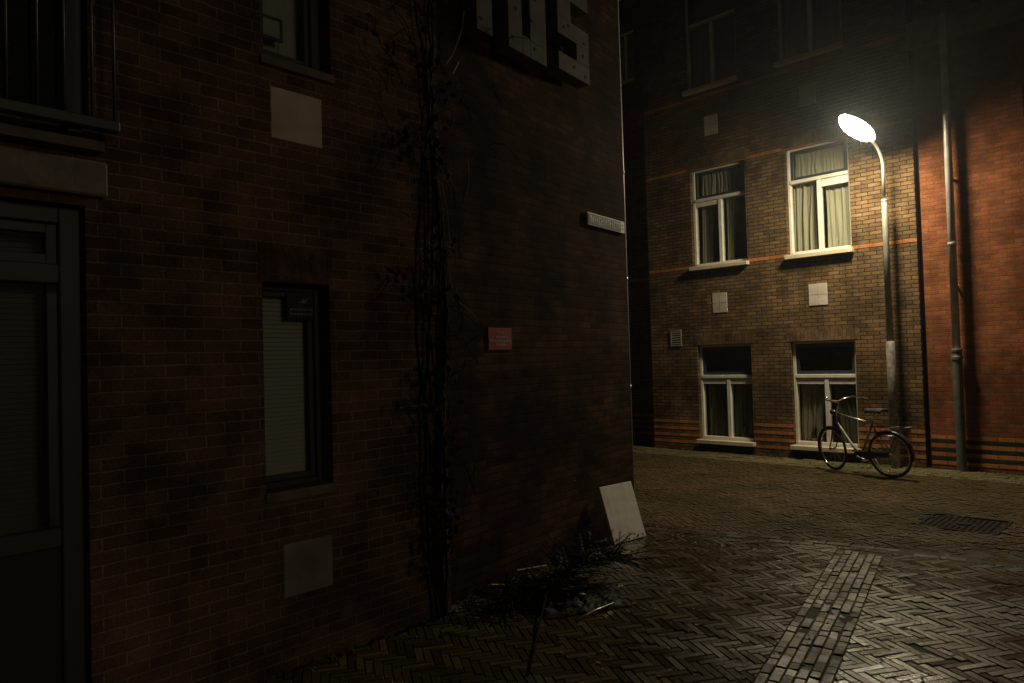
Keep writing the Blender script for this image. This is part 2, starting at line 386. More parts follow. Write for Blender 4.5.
# soldier courses above the windows
for h, nm in ((midw, 0),):
    MB().box(h[0]-.02, h[1]+.02, -.004, .03, h[3]+.004, h[3]+.22).build('brick_lintel', 'brick_soldier_left', lb)
def dark_window(h, parent, jam=.07, y=.115, blind=None):
    x0, x1, z0, z1 = h
    f = MB()
    f.box(x0, x0+jam, y, y+.09, z0, z1); f.box(x1-jam, x1, y, y+.09, z0, z1)
    f.box(x0+jam, x1-jam, y, y+.09, z1-jam, z1); f.box(x0+jam, x1-jam, y, y+.09, z0, z0+jam)
    w = f.build('window', 'grey_frame', parent, bevel=.004)
    # the inner sash, one step back
    s = MB(); a = jam; b2 = jam+.035
    s.box(x0+a, x0+b2, y+.03, y+.075, z0+a, z1-a); s.box(x1-b2, x1-a, y+.03, y+.075, z0+a, z1-a)
    s.box(x0+b2, x1-b2, y+.03, y+.075, z1-b2, z1-a); s.box(x0+b2, x1-b2, y+.03, y+.075, z0+a, z0+b2)
    s.build('sash', 'grey_frame', w, bevel=.003)
    MB().box(x0+b2, x1-b2, y+.05, y+.056, z0+b2, z1-b2).build('pane', 'glass', w)
    MB().box(x0-.01, x1+.01, -.025, .114, z0-.06, z0-.003).build('sill', 'concrete_dark', w, bevel=.005)
    return w
w = dark_window(midw, lb, jam=.04)
blind_mesh(midw[0]+.03, midw[1]-.045, .20, midw[2]+.05, midw[3]-.06).build('blind', 'blind', w)
sx0, sz1 = LF.loc(286, 290, .14); sx1, sz0 = LF.loc(317, 320, .14)
st = MB().box(sx0, sx1, .130, .138, sz0, sz1).build('window_sticker', 'navy', lb)
tx = MB()
cx = (sx0+sx1)/2; hz = sz1-sz0
tx.add([(cx-.045,.1285,sz1-.42*hz),(cx+.005,.1285,sz1-.36*hz),(cx+.05,.1285,sz1-.2*hz),(cx+.02,.1285,sz1-.44*hz)], [(0,1,2,3)])
tx.add([(cx-.01,.1285,sz1-.36*hz),(cx+.012,.1285,sz1-.24*hz),(cx+.012,.1285,sz1-.36*hz)], [(0,2,1)])
for k, (a, b) in enumerate(((.62, .69), (.78, .85))):
    x = sx0+.02; rr = random.Random(k)
    while x < sx1-.03:
        wd = rr.uniform(.012, .022); tx.add([(x,.1285,sz1-b*hz),(x+wd,.1285,sz1-b*hz),(x+wd,.1285,sz1-a*hz),(x,.1285,sz1-a*hz)], [(0,1,2,3)]); x += wd+.007
tx.build('sticker_print', 'sign_text', st)
w = dark_window(topw, lb, jam=.07)
curtain_mesh(topw[0]+.05, topw[1]-.08, .25, topw[2]+.06, topw[3]-.05, folds=4, amp=.012, seed=3).build('curtain', 'blind', w, smooth=True)
# small picture frame leaning inside the upper window
px0, pz1 = LF.loc(260, 12, .17); px1, pz0 = LF.loc(283, 43, .17)
pf = empty('picture_frame', LF.w(px0, .17, pz0), LF.a)
tag(pf, 'small dark framed picture standing behind the glass of the upper left window', 'picture')
pw = px1-px0; ph = pz1-pz0
f = MB(); f.box(0, pw, 0, .015, 0, .02); f.box(0, pw, 0, .015, ph-.02, ph); f.box(0, .02, 0, .015, .02, ph-.02); f.box(pw-.02, pw, 0, .015, .02, ph-.02)
f.build('frame', 'dark_frame', pf); MB().box(.02, pw-.02, .004, .012, .02, ph-.02).build('picture', 'tile', pf)
# glazed door and side light at the far left
x0, x1, z0, z1 = doorh
zt = zz(60, 272); zp = zz(80, 537)
f = MB()
f.box(x1-.10, x1, .07, .17, z0, z1); f.box(x0, x1-.10, .07, .17, z1-.09, z1); f.box(x0, x0+.1, .07, .17, z0, z1-.09)
f.box(x0+.1, x1-.10, .07, .17, zt-.05, zt+.05); f.box(x0+.1, x1-.10, .08, .16, zp-.05, zp+.05)
f.box(x0+1.25, x0+1.35, .075, .165, zp+.05, zt-.05)
dd = f.build('glazed_door', 'grey_frame', lb, bevel=.006)
s = MB()
for a, b, c, d in ((x0+1.35, x1-.10, zp+.05, zt-.05), (x0+.1, x1-.10, zt+.05, z1-.09)):
    s.box(a, a+.05, .10, .15, c, d); s.box(b-.05, b, .10, .15, c, d); s.box(a+.05, b-.05, .10, .15, d-.05, d); s.box(a+.05, b-.05, .10, .15, c, c+.05)
s.build('sash', 'grey_frame', dd, bevel=.003)
MB().box(x0+.1, x1-.15, .12, .126, zp+.05, zt-.05).build('pane', 'glass', dd); MB().box(x0+.1, x1-.15, .12, .126, zt+.05, z1-.09).build('pane', 'glass', dd)
MB().box(x0+.1, x1-.10, .10, .14, z0, zp-.05).build('kick_panel', 'black_panel', dd)
blind_mesh(x1-.36, x1-.13, .24, zp, zt-.02).build('blind', 'curtain_green', dd)
blind_mesh(x1-.36, x1-.13, .24, zt+.03, z1-.14).build('blind', 'curtain_green', dd)
# lintel above the door
lx1, lz1 = LF.loc(108, 163, -.05); _, lz0 = LF.loc(107, 197, -.05)
MB().box(doorh[0]-.3, lx1, -.05, .12, lz0, lz1).build('lintel', 'concrete', lb, bevel=.01)
# full-height window behind a railing
x0, x1, z0, z1 = balw
f = MB()
for a in (x0, x0+1.0, x1-.62, x1-.08): f.box(a, a+.08, .08, .17, z0, z1)
f.box(x0+.08, x1-.08, .085, .165, z1-.09, z1); f.box(x0+.08, x1-.08, .085, .165, z0, z0+.07)
bw = f.build('window', 'grey_frame', lb, bevel=.004)
MB().box(x0+.08, x1-.08, .12, .126, z0+.07, z1-.09).build('pane', 'glass', bw)
curtain_mesh(x0+.3, x1-.7, .3, z0+.75, z1-.1, folds=6, amp=.02, seed=5).build('curtain', 'curtain_green', bw, smooth=True)
rl = empty('balcony_railing', LF.w(0, 0, 0), LF.a)
tag(rl, 'dark metal balcony railing fixed across the upper window at the far left', 'railing')
y = -.14
rx1, rz0 = LF.loc(114, 128, y); rx0 = u(-150)
zb = LF.loc(114, 133, y)[1]; zt_ = zb+1.1
MB().box(rx0, rx1+.02, y-.03, y+.03, zb, zb+.055).build('bottom_rail', 'grey_frame', rl, bevel=.006)
MB().box(rx0, rx1+.02, y-.025, y+.025, zt_, zt_+.04).build('top_rail', 'grey_frame', rl, bevel=.006)
for px in (114, 92, 64, 37, 6, -24, -55, -88):
    xx = LF.loc(px, 90, y)[0]
    MB().tube([(xx, y, zb+.055), (xx, y, zt_)], .0075, 8).build('baluster', 'grey_frame', rl, smooth=True)
MB().box(rx1-.20, rx1-.14, y+.03, 0, zb-.02, zb+.03).build('bracket', 'grey_frame', rl)
MB().box(rx0, LF.loc(104, 150, -.08)[0], -.09, 0, zb-.09, zb-.04).build('balcony_sill', 'concrete_dark', rl)
# square stone panels in the wall
for (a, b, c, d, mt) in ((270, 88, 322, 148, 'cream_stone'), (283, 544, 333, 592, 'shaded_stone')):
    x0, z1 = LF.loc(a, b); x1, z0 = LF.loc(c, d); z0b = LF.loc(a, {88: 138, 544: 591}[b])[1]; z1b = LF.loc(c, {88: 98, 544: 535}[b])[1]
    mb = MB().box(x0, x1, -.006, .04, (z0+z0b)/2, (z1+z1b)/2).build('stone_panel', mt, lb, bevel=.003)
# letters on the wall
LY = -.20
def letter(px, rects, holes, label):
    a = BF.loc(px[0], px[1], LY)
    rt = empty('sign_letter', BF.w(a[0], LY, a[1]), BF.a)
    tag(rt, label, 'sign letter', 'big letters fixed high on the brick wall')
    mb = MB()
    for r in rects: mb.box(r[0], r[1], 0, .15, r[2], r[3])
    mb.build('letter_body', 'letter', rt, bevel=.004)
    for x, z in holes: MB().lathe([(.016, 0), (.016, .012)], 10, Matrix.Translation((x, -.004, z)) @ Matrix.Rotation(-math.pi/2, 4, 'X')).build('bolt_head', 'hole', rt)
    r = rects[0]
    for z in (r[2]+.08, r[3]-.08): MB().tube([((r[0]+r[1])/2, .15, z), ((r[0]+r[1])/2, -LY+.01, z)], .02).build('wall_bracket', 'black_metal', rt)
def dw(p, q): return BF.loc(q[0], q[1], LY)[0]-BF.loc(p[0], p[1], LY)[0]
w1 = dw((477, 27), (493, 37)); LHt = 1.05
letter((477, 28), [(0, w1, 0, LHt)], [(w1*.3, .1), (w1*.7, .33), (w1*.35, .6), (w1*.6, .9)], 'grey bar letter I with black bolts, leftmost of the big wall letters')
wU = dw((509, 45), (547, 60)); g0 = dw((509, 45), (523, 50)); g1 = dw((509, 45), (531, 54))
letter((509, 46), [(0, g0, 0, LHt), (g0, g1, 0, .17), (g1, wU, 0, LHt)], [(g0*.3, .1), (g0*.6, .36), (g1+.07, .1), (g1+.03, .34), (g1+.09, .55), (g0*.4, .8), (g1+.06, .85)], 'grey letter U with black bolts, middle one of the big wall letters')
wS = dw((559, 66), (590, 83)); _, zS = BF.loc(590, 83, LY); a = wS*.42
t = .17
letter((559, 68), [(0, wS, 0, t), (wS-a, wS, t, 2*t), (0, wS, 2*t, 3*t), (0, a, 3*t, 4.2*t), (0, wS, 4.2*t, 5.4*t)], [(wS*.5, .09), (wS*.85, .06), (wS*.2, .42), (wS*.35, .46), (wS*.85, .38), (wS*.6, .8), (wS*.2, .85), (wS*.8, .25)], 'grey letter S with black bolts, the big wall letter nearest the building corner')
# street name plate near the corner
a = BF.loc(587.4, 211.5, -.03); b = BF.loc(587.4, 224, -.03); c = BF.loc(620.5, 219, -.03); e = BF.loc(626, 232, -.03)
sw = c[0]-a[0]; sh = a[1]-b[1]
ss = empty('street_sign', BF.w(a[0], -.03, b[1]), BF.a)
tag(ss, 'white bordered dark street name plate high on the brick wall beside the corner', 'street sign')
MB().box(0, sw+.09, 0, .02, 0, sh).build('sign_border', 'sign_white', ss, bevel=.002)
MB().box(.012, sw-.004, -.004, 0, .012, sh-.012).build('sign_plate', 'sign_blue', ss)
mb = MB(); rr = random.Random(11); x = .05; yf = -.0065
def bar(x0, x1, z0, z1): mb.box(x0, x1, yf, -.004, z0, z1)
bar(x, x+.012, .03, sh-.03); bar(x+.05, x+.062, .03, sh-.03)
for k in range(6): bar(x+.012+.0064*k, x+.02+.0064*k, sh-.045-k*(sh-.075)/6, sh-.03-k*(sh-.075)/6)
x += .085
while x < sw-.05:
    k = rr.random(); w_ = .032; hh = sh*.5; zb_ = .03
    if k < .4: bar(x, x+.008, zb_, zb_+hh); bar(x+w_-.008, x+w_, zb_, zb_+hh); bar(x+.008, x+w_-.008, zb_+hh-.008, zb_+hh)
    elif k < .7: bar(x, x+.008, zb_, sh-.03); bar(x+.008, x+w_, zb_+hh*.5, zb_+hh*.5+.008)
    else: bar(x, x+w_, zb_, zb_+.008); bar(x, x+w_, zb_+hh-.008, zb_+hh); bar(x, x+.008, zb_+.008, zb_+hh-.008)
    x += w_+.014
mb.build('sign_lettering', 'sign_grey', ss)
for k in (.3, .6): MB().box(sw+.03, sw+.045, -.003, 0, sh*k, sh*k+.012).build('sign_bolt', 'iron', ss)
# red notice
a = BF.loc(488, 327.5, -.01); b = BF.loc(488, 350, -.01); c = BF.loc(512, 352, -.01)
rw = c[0]-a[0]; rh_ = a[1]-b[1]
rs = empty('notice_plate', BF.w(a[0], -.012, b[1]), BF.a)
tag(rs, 'small square red notice plate with four faint lines, mounted on the dark brick wall', 'notice')
MB().box(0, rw, 0, .012, 0, rh_).build('plate', 'sign_red', rs, bevel=.002)
mb = MB(); rr = random.Random(4)
for zc, a0, a1 in ((.78, .38, .62), (.58, .3, .8), (.4, .04, .95), (.24, .3, .75)):
    x = rw*a0
    while x < rw*a1: wd = rr.uniform(.012, .03); mb.box(x, min(x+wd, rw*.96), -.002, 0, rh_*zc-.011, rh_*zc+.011); x += wd+.008
mb.build('notice_lettering', 'sign_text', rs)
# slim pale pipe round the corner
cp = empty('corner_pipe', BF.w(UC, 0, 0), BF.a)
tag(cp, 'slim pale rain pipe running down the corner edge of the dark brick building', 'pipe')
ztop = BF.loc(621.5, 60)[1]; zbot = BF.loc(632, 452)[1]
MB().tube([(.045, .05, zbot), (.045, .05, ztop+2)], .03, 12).build('pipe', 'white_paint', cp, smooth=True)
for z in (zbot+.7, zbot+1.9, zbot+3.1): MB().tube([(.045, .05, z), (.045, .05, z+.035)], .036, 12).build('bracket', 'metal', cp, smooth=True)

# dead climber on the wall
vn = empty('climbing_plant', LF.w(u(432), -.04, 0), LF.a)
tag(vn, 'leafless dark climber with tangled stems growing up the brick wall', 'climber')
rr = random.Random(21); ox = u(432)
def stem_pts(x, z0, z1, wob, y=-.0, lean=0):
    p = []; n = int((z1-z0)/.18)+2; ph = rr.random()*6
    for i in range(n):
        t = i/(n-1); p.append((x+lean*t+wob*math.sin(ph+t*(z1-z0)*1.6)+rr.uniform(-.012, .012), y-.03*rr.random(), z0+(z1-z0)*t))
    return p
for k in range(6):
    p = stem_pts(rr.uniform(-.10, .05), -.05, rr.uniform(3.5, 7.5), rr.uniform(.03, .10), -.02*k % .06)
    rs0 = rr.choice((.012, .016, .026))
    MB().tube(p, [max(.005, rs0*(1-.75*i/len(p))) for i in range(len(p))], 7).build('stem', 'bark', vn, smooth=True)
mb = MB()
for k in range(170):
    z = rr.uniform(.6, 7.4)**1.0; x = rr.gauss(0, .16+.05*z); l = rr.uniform(.12, .5); a = rr.uniform(-1.2, 1.2)
    p = [(x, -.03, z)]
    for i in range(5): a += rr.uniform(-.5, .5); p.append((p[-1][0]+math.sin(a)*l/5, p[-1][1]-rr.uniform(-.008, .018), p[-1][2]+math.cos(a)*l/5))
    mb.tube(p, [.005, .004, .004, .003, .002, .0015], 4)
struct(mb.build('twigs', 'bark', vn), 'stuff')
mb = MB()
for k in range(1000):
    z = rr.uniform(.3, 7.6); wd = .10+.09*(z/4)**1.2+.12*abs(mnoise.noise((z*.9, 3, 1))); x = rr.gauss(-.06, wd)
    if x > .16: continue
    if mnoise.noise((x*3, z*2.2, 5)) < -.05: continue
    s_ = rr.uniform(.018, .045); c = Vector((x, -rr.uniform(.02, .13), z)); e1 = Vector((rr.gauss(0,1), rr.gauss(0,.5), rr.gauss(0,1))).normalized(); e2 = e1.cross(Vector((rr.gauss(0,.4), -1, rr.gauss(0,.4)))).normalized()
    mb.add([c-e1*s_, c-e2*s_*.6+Vector((0,-.006,0)), c+e1*s_, c+e2*s_*.6], [(0,1,2,3)])
struct(mb.build('leaves', 'dead_leaf', vn), 'stuff')
mb = MB()
for pts in ([(463, 12), (461, 30), (452, 55), (445, 64)], [(458, 62), (452, 74)], [(467, 160), (468, 178), (466, 196)], [(443, 250), (447, 262), (450, 285), (455, 300), (470, 312), (477, 320)], [(456, 288), (452, 300)], [(440, 180), (446, 210), (449, 245)]):
    p = []
    for (a, b) in pts: q = LF.loc(a, b, -.08); p.append((q[0]-ox, -.05, q[1]))
    MB().tube(p, .0045, 5).build('dry_tendril', 'twig', vn)

# ------------------------------------------------------------------ BROWN BUILDING (opposite)
UL = RF.loc(650, 300)[0]; UR = RF.loc(919.5, 300)[0]
bb = empty('brown_brick_building', RF.o, RF.a)
tag(bb, 'lamplit yellow brown brick house with white sash windows and orange brick bands', 'building')
CR = .065
def hole(ax, ay, bx, by, sillz):
    x0, z1a = RF.loc(ax, ay); x1, z1b = RF.loc(*bx_(bx, by)); return [x0, x1, sillz, (z1a+z1b)/2]
def bx_(a, b): return (a, b)
u1 = hole(689.5, 171, 744, 161, 0); u2 = hole(784, 147.5, 847.5, 136, 0)
l1 = hole(697, 346, 751, 345, 0); l2 = hole(790, 340, 855, 338.5, 0)
sz_up = (RF.loc(781, 259)[1]+RF.loc(850, 250)[1]+RF.loc(694, 269)[1]+RF.loc(744, 262.5)[1])/4
sz_lo = (RF.loc(697, 440)[1]+RF.loc(751, 444)[1]+RF.loc(790, 446.5)[1]+RF.loc(855, 450)[1])/4
sz_2 = (RF.loc(688, 93)[1]+RF.loc(777, 66)[1])/2
top_up = (u1[3]+u2[3])/2; top_lo = (l1[3]+l2[3])/2
for h in (u1, u2): h[2] = sz_up; h[3] = top_up
for h in (l1, l2): h[2] = sz_lo; h[3] = top_lo
t1 = [RF.loc(685, 80)[0], RF.loc(737, 80)[0], sz_2, sz_2+(top_up-sz_up)]
t2 = [RF.loc(777, 60)[0], RF.loc(843, 60)[0], sz_2, sz_2+(top_up-sz_up)]
BH = 9.6
HB = [tuple(h) for h in (u1, u2, l1, l2, t1, t2)]
mb = wall_mesh(UL, UR, -.3, BH, HB); shell(mb, UL, UR, -.3, BH, 5)
mb.build('wall', 'brick_brown', bb)
MB().box(UL-.15, UR, -.3, 5.1, BH, BH+.2).build('roof', 'roof', bb)
def split(x0, x1, hs, z):           # pieces of a course between the openings
    seg = [(x0, x1)]
    for h in hs:
        if h[2] < z < h[3]:
            ns = []
            for a, b in seg:
                if h[1] <= a or h[0] >= b: ns.append((a, b)); continue
                if h[0] > a: ns.append((a, h[0]))
                if h[1] < b: ns.append((h[1], b))
            seg = ns
    return seg
def course(x0, x1, hs, zc, parent, mat, h=CR, name='brick_band'):
    for a, b in split(x0, x1, hs, zc):
        MB().box(a, b, -.004, .05, zc-h/2, zc+h/2).build(name, mat, parent)
zo = RF.loc(772, 257.5)[1]
course(UL, UR, HB, round(zo/CR)*CR+CR/2-CR, bb, 'brick_orange')
zo2 = RF.loc(772, 150.5)[1]
course(UL, UR, HB, round(zo2/CR)*CR-CR/2, bb, 'brick_orange')
zo3 = RF.loc(688, 100)[1]
course(UL, UR, HB, round(zo3/CR)*CR-CR/2, bb, 'brick_orange')
zl = [RF.loc(675, y_)[1] for y_ in (419, 426, 433.5, 440.5)]
k0 = round(zl[0]/CR)
bands = [(k0-2*i)*CR-CR/2 for i in range(4)]
for z in bands: course(UL, UR, HB, z, bb, 'brick_orange')
for h in HB: MB().box(h[0]-.05, h[1]+.05, -.005, .04, h[3]+.003, h[3]+.19).build('brick_lintel', 'brick_soldier_brown', bb)
for (a, b, c, d) in ((712.5, 293.5, 727.5, 312), (808.5, 284.5, 828, 304.5), (704, 117, 718, 133), (799, 86.5, 816, 103)):
    x0, za = RF.loc(a, b); x1, zb_ = RF.loc(c, d)
    p = MB().box(x0, x1, -.010, .03, zb_, za).build('tile_panel', 'tile', bb, bevel=.003)
    g = MB(); xm = (x0+x1)/2; zm = (za+zb_)/2
    g.box(xm-.0015, xm+.0015, -.0125, -.009, zb_, za); g.box(x0, xm-.003, -.0125, -.009, zm-.0015, zm+.0015); g.box(xm+.003, x1, -.0125, -.009, zm-.0015, zm+.0015)
    g.build('tile_joint', 'concrete', p)
# ventilation grille
x0, za = RF.loc(670.5, 330); x1, zb_ = RF.loc(682, 346)
f = MB(); f.box(x0, x0+.03, -.02, .02, zb_, za); f.box(x1-.03, x1, -.02, .02, zb_, za); f.box(x0+.03, x1-.03, -.02, .02, za-.03, za); f.box(x0+.03, x1-.03, -.02, .02, zb_, zb_+.03)
g = f.build('vent_grille', 'concrete', bb)
MB().box(x0+.03, x1-.03, -.001, .02, zb_+.03, za-.03).build('vent_back', 'hole', g)
s = MB(); nsl = 6
for i in range(nsl):
    zc = zb_+.03+(za-zb_-.06)*(i+.5)/nsl; s.box(x0+.03, x1-.03, -.018, -.004, zc-.008, zc+.008)
s.build('vent_slat', 'cream_stone', g)
def sash_window(h, parent, tz, mull=.52, jam=.05, curtains=(), valance=(), y=.085, sillext=.03):
    x0, x1, z0, z1 = h
    f = MB()
    f.box(x0, x0+jam, y, y+.10, z0+.03, z1); f.box(x1-jam, x1, y, y+.10, z0+.03, z1); f.box(x0+jam, x1-jam, y, y+.1, z1-.04, z1)
    f.box(x0+jam, x1-jam, y-.02, y+.10, z0+.03, z0+.09)
    w = f.build('window', 'white_paint', parent, bevel=.004)
    MB().box(x0+jam, x1-jam, y-.015, y+.09, tz-.03, tz+.03).build('transom', 'white_paint', w, bevel=.005)
    xm = x0+(x1-x0)*mull
    MB().box(xm-.035, xm+.035, y-.005, y+.09, z0+.09, tz-.03).build('mullion', 'white_paint', w, bevel=.005)
    s = MB(); a, b, c, d = x0+jam, x1-jam, tz+.03, z1-.04; t = .055
    s.box(a, a+t, y+.02, y+.07, c, d); s.box(b-t, b, y+.02, y+.07, c, d); s.box(a+t, b-t, y+.02, y+.07, d-t, d); s.box(a+t, b-t, y+.02, y+.07, c, c+t)
    s.build('top_sash', 'dark_frame', w, bevel=.003)
    MB().box(a+t, b-t, y+.045, y+.05, c+t, d-t).build('pane', 'glass', w)
    for a, b in ((x0+jam, xm-.035), (xm+.035, x1-jam)):
        MB().box(a, b, y+.055, y+.06, z0+.09, tz-.03).build('pane', 'glass', w)
    for i, ok in enumerate(valance):
        if ok:
            a, b = ((x0+jam, xm-.035), (xm+.035, x1-jam))[i]
            MB().box(a+.008, b-.008, y+.008, y+.05, tz-.03-ok, tz-.034).build('roller_box', 'white_paint', w, bevel=.004)
    for (a, b, c, d, fo, am, ga, sd, mt, side) in curtains:
        xa = x0+(x1-x0)*a; xb = x0+(x1-x0)*b; za_ = z0+(z1-z0)*c; zb2 = z0+(z1-z0)*d
        curtain_mesh(xa, xb, y+.135, za_, zb2, fo, am, ga, sd, side=side).build('curtain', mt, w, smooth=True)
    MB().box(x0-sillext, x1+sillext, -.10, y-.02, z0-.045, z0+.03).build('sill', 'cream_stone', w, bevel=.008)
    return w
tzu = (RF.loc(787, 181)[1]+RF.loc(846, 170.5)[1]+RF.loc(694.6, 201)[1]+RF.loc(742, 193.5)[1])/4
tzl = (RF.loc(702, 376.5)[1]+RF.loc(750, 376)[1]+RF.loc(796, 376.5)[1]+RF.loc(853, 376.5)[1])/4
sash_window(u2, bb, tzu, .5, curtains=((.04, .46, .03, .72, 4, .035, .12, 2, 'curtain', 0), (.55, .97, .03, .72, 4, .035, .06, 8, 'curtain', 1), (.08, .92, .72, .97, 12, .02, 0, 6, 'curtain', 0)), valance=(0, .13))
sash_window(u1, bb, tzu, .5, curtains=((.10, .34, .03, .72, 3, .03, .2, 4, 'curtain', 0), (.56, .78, .03, .72, 3, .03, .45, 9, 'curtain', 0), (.1, .75, .72, .97, 9, .02, 0, 16, 'curtain', 0)), valance=(.09, 0))
sash_window(l1, bb, tzl, .53, curtains=((.08, .5, .03, .68, 5, .02, 0, 12, 'curtain_green', 0), (.56, .95, .03, .68, 5, .02, 0, 18, 'curtain_green', 0)), valance=(.11, .11))
sash_window(l2, bb, tzl, .52, curtains=((.06, .5, .03, .68, 5, .03, .25, 22, 'curtain', 0), (.55, .95, .03, .68, 5, .03, .3, 28, 'curtain_green', 1)), valance=(.11, .11))
sash_window(t1, bb, sz_2+(tzu-sz_up), .5, curtains=((.06, .5, .03, .72, 4, .02, 0, 31, 'curtain_green', 0),))
sash_window(t2, bb, sz_2+(tzu-sz_up), .5, curtains=((.04, .96, .03, .72, 9, .02, 0, 33, 'curtain_green', 0),))
# dark recess plinth below ground floor windows
for h in (l1, l2):
    MB().box(h[0]-.02, h[1]+.02, -.03, .02, -.02, h[2]-.048).build('window_plinth', 'brick_black', bb)
# house plants on the inside sills
def house_plant(x, y, z, label, seed, s=1):
    rt = empty('house_plant', RF.w(x, y, z), RF.a); tag(rt, label, 'house plant', 'plants on the inside window sills')
    MB().lathe([(.035*s, 0), (.05*s, .08*s), (.055*s, .09*s)], 16).build('pot', 'wood', rt, smooth=True)
    rr = random.Random(seed); mb = MB()
    for k in range(26):
        a = rr.random()*6.28; t = rr.uniform(.1, .26)*s; o = rr.uniform(.02, .09)*s
        p0 = Vector((0, 0, .08*s)); p1 = Vector((math.cos(a)*o, math.sin(a)*o, .08*s+t)); side = Vector((-math.sin(a), math.cos(a), 0))*.014*s
        pm = (p0+p1)/2
        mb.add([p0, pm-side*1.2, p1, pm+side*1.2], [(0, 1, 2, 3)])
    mb.build('foliage', 'plant', rt)
house_plant(l1[0]+(l1[1]-l1[0])*.75, .20, l1[2]+.05, 'small potted plant behind the glass of the lower left white window', 3)
house_plant(l2[0]+(l2[1]-l2[0])*.25, .20, l2[2]+.05, 'small potted plant behind the glass of the window beside the bicycle', 5)
def sill_block(h): MB().box(h[0], h[1], .19, .45, h[2]-.02, h[2]+.05).build('inner_sill', 'white_paint', bb)
for h in (l1, l2, u1, u2, t1, t2): sill_block(h)
# recessed side wing to the left
wg = empty('recessed_wing', RF.w(UL, 1.0, 0), RF.a)
tag(wg, 'dark recessed brick wing seen in the gap behind the street corner', 'building')
wx0 = -5.0
fr2 = Frame(RF.w(UL, 1.0, 0), -230, -1)
a = fr2.loc(612, 15); b = fr2.loc(635, 80)
hw = [a[0], b[0], b[1], b[1]+1.75]
mb = wall_mesh(wx0, 0, -.3, BH, [tuple(hw)]); shell(mb, wx0, 0, -.3, BH, 3.5); mb.build('wall', 'brick_brown', wg)
MB().box(wx0-.1, 0, -.2, 3.6, BH, BH+.2).build('roof', 'roof', wg)
sash_window(hw, wg, hw[2]+1.15, .5, curtains=((.05, .95, .03, .7, 6, .02, 0, 41, 'curtain_green', 0),))
for i in range(4):
    MB().box(wx0, 0, -.004, .05, bands[i]-CR/2, bands[i]+CR/2).build('brick_band', 'brick_orange', wg)
MB().box(wx0, 0, -.004, .05, round(zo/CR)*CR-CR, round(zo/CR)*CR).build('brick_band', 'brick_orange', wg)

# ------------------------------------------------------------------ RED BUILDING (right)
RX0 = RF.loc(926.5, 340)[0]; RX1 = RX0+6.0
rb = empty('red_brick_building', RF.w(RX0, 0, 0), RF.a)
tag(rb, 'orange red brick building with black and orange base courses beside the downpipe', 'building')
a = RF.loc(1017, 85); b = RF.loc(1017, 226)
rwin = [a[0]-RX0+.06, a[0]-RX0+1.06, b[1], a[1]]
mb = wall_mesh(0, RX1-RX0, -.3, BH-.5, [tuple(rwin)]); shell(mb, 0, RX1-RX0, -.3, BH-.5, 5); mb.build('wall', 'brick_red', rb)
# dark joint between the two fronts
MB().box(UR-RX0+.002, -.002, .10, .25, -.3, BH-.5).build('wall_joint', 'black_pipe', rb)
MB().box(-.0, RX1-RX0, -.2, 5.1, BH-.5, BH-.3).build('roof', 'roof', rb)
zb1 = (RF.loc(975, 38)[1]+RF.loc(915, 54)[1]+RF.loc(1020, 11)[1])/3
MB().box(UR-RX0+.01, RX1-RX0, -.14, .05, zb1, zb1+.40).build('concrete_band', 'concrete', rb, bevel=.01)
w = dark_window(rwin, rb, jam=.07)
o = [c for c in C.objects if c.parent == w and c.name.startswith('sill')][0]; o.data.materials[0] = M['cream_stone']
zr = [RF.loc(995, y_)[1] for y_ in (435.5, 443.5, 452.5, 461.5)]
k1 = round(zr[0]/CR); seq = []
for i in range(8):
    z = (k1-i)*CR-CR/2
    if z < .05: break
    MB().box(.0, RX1-RX0, -.004, .05, z-CR/2, z+CR/2).build('brick_band', 'brick_orange' if i % 2 == 0 else 'brick_black', rb)

# downpipe
DPX = RF.loc(962, 472)[0]; 
g = ground(962, 471.5)
dl = RF.mi @ g; dpx = dl.x; dpy = min(-.09, dl.y)
dpy = -.13; dpx = RF.loc(962, 470, dpy)[0]
dp = empty('downpipe', RF.w(dpx, dpy, 0), RF.a)
tag(dp, 'tall grey zinc downpipe with a dark cast iron foot on the red brick wall', 'downpipe')
zj = RF.loc(957, 352, dpy)[1]; ztp = RF.loc(944, 22, dpy)[1]
MB().tube([(0, 0, zj-.02), (0, 0, ztp), (0, .03, ztp+.12), (0, .12, ztp+.22)], .053, 16).build('upper_pipe', 'zinc', dp, smooth=True)
MB().lathe([(.064, -.05), (.064, .75*zj), (.066, zj-.12), (.078, zj-.11), (.078, zj-.07), (.068, zj-.05), (.068, zj), (.076, zj+.01), (.076, zj+.04), (.06, zj+.05)], 18).build('cast_iron_foot', 'cast_iron', dp, smooth=False)
for py in (150*0+37, 113, 245): 
    z = RF.loc(950, py, dpy)[1]
    MB().lathe([(.056, 0), (.062, .006), (.062, .03), (.056, .036)], 16, Matrix.Translation((0, 0, z))).build('pipe_collar', 'zinc', dp)
for z in (.45, zj+1.0, zj+2.6): MB().box(-.012, .012, .05, -dpy+.01, z, z+.03).build('wall_clip', 'cast_iron', dp)

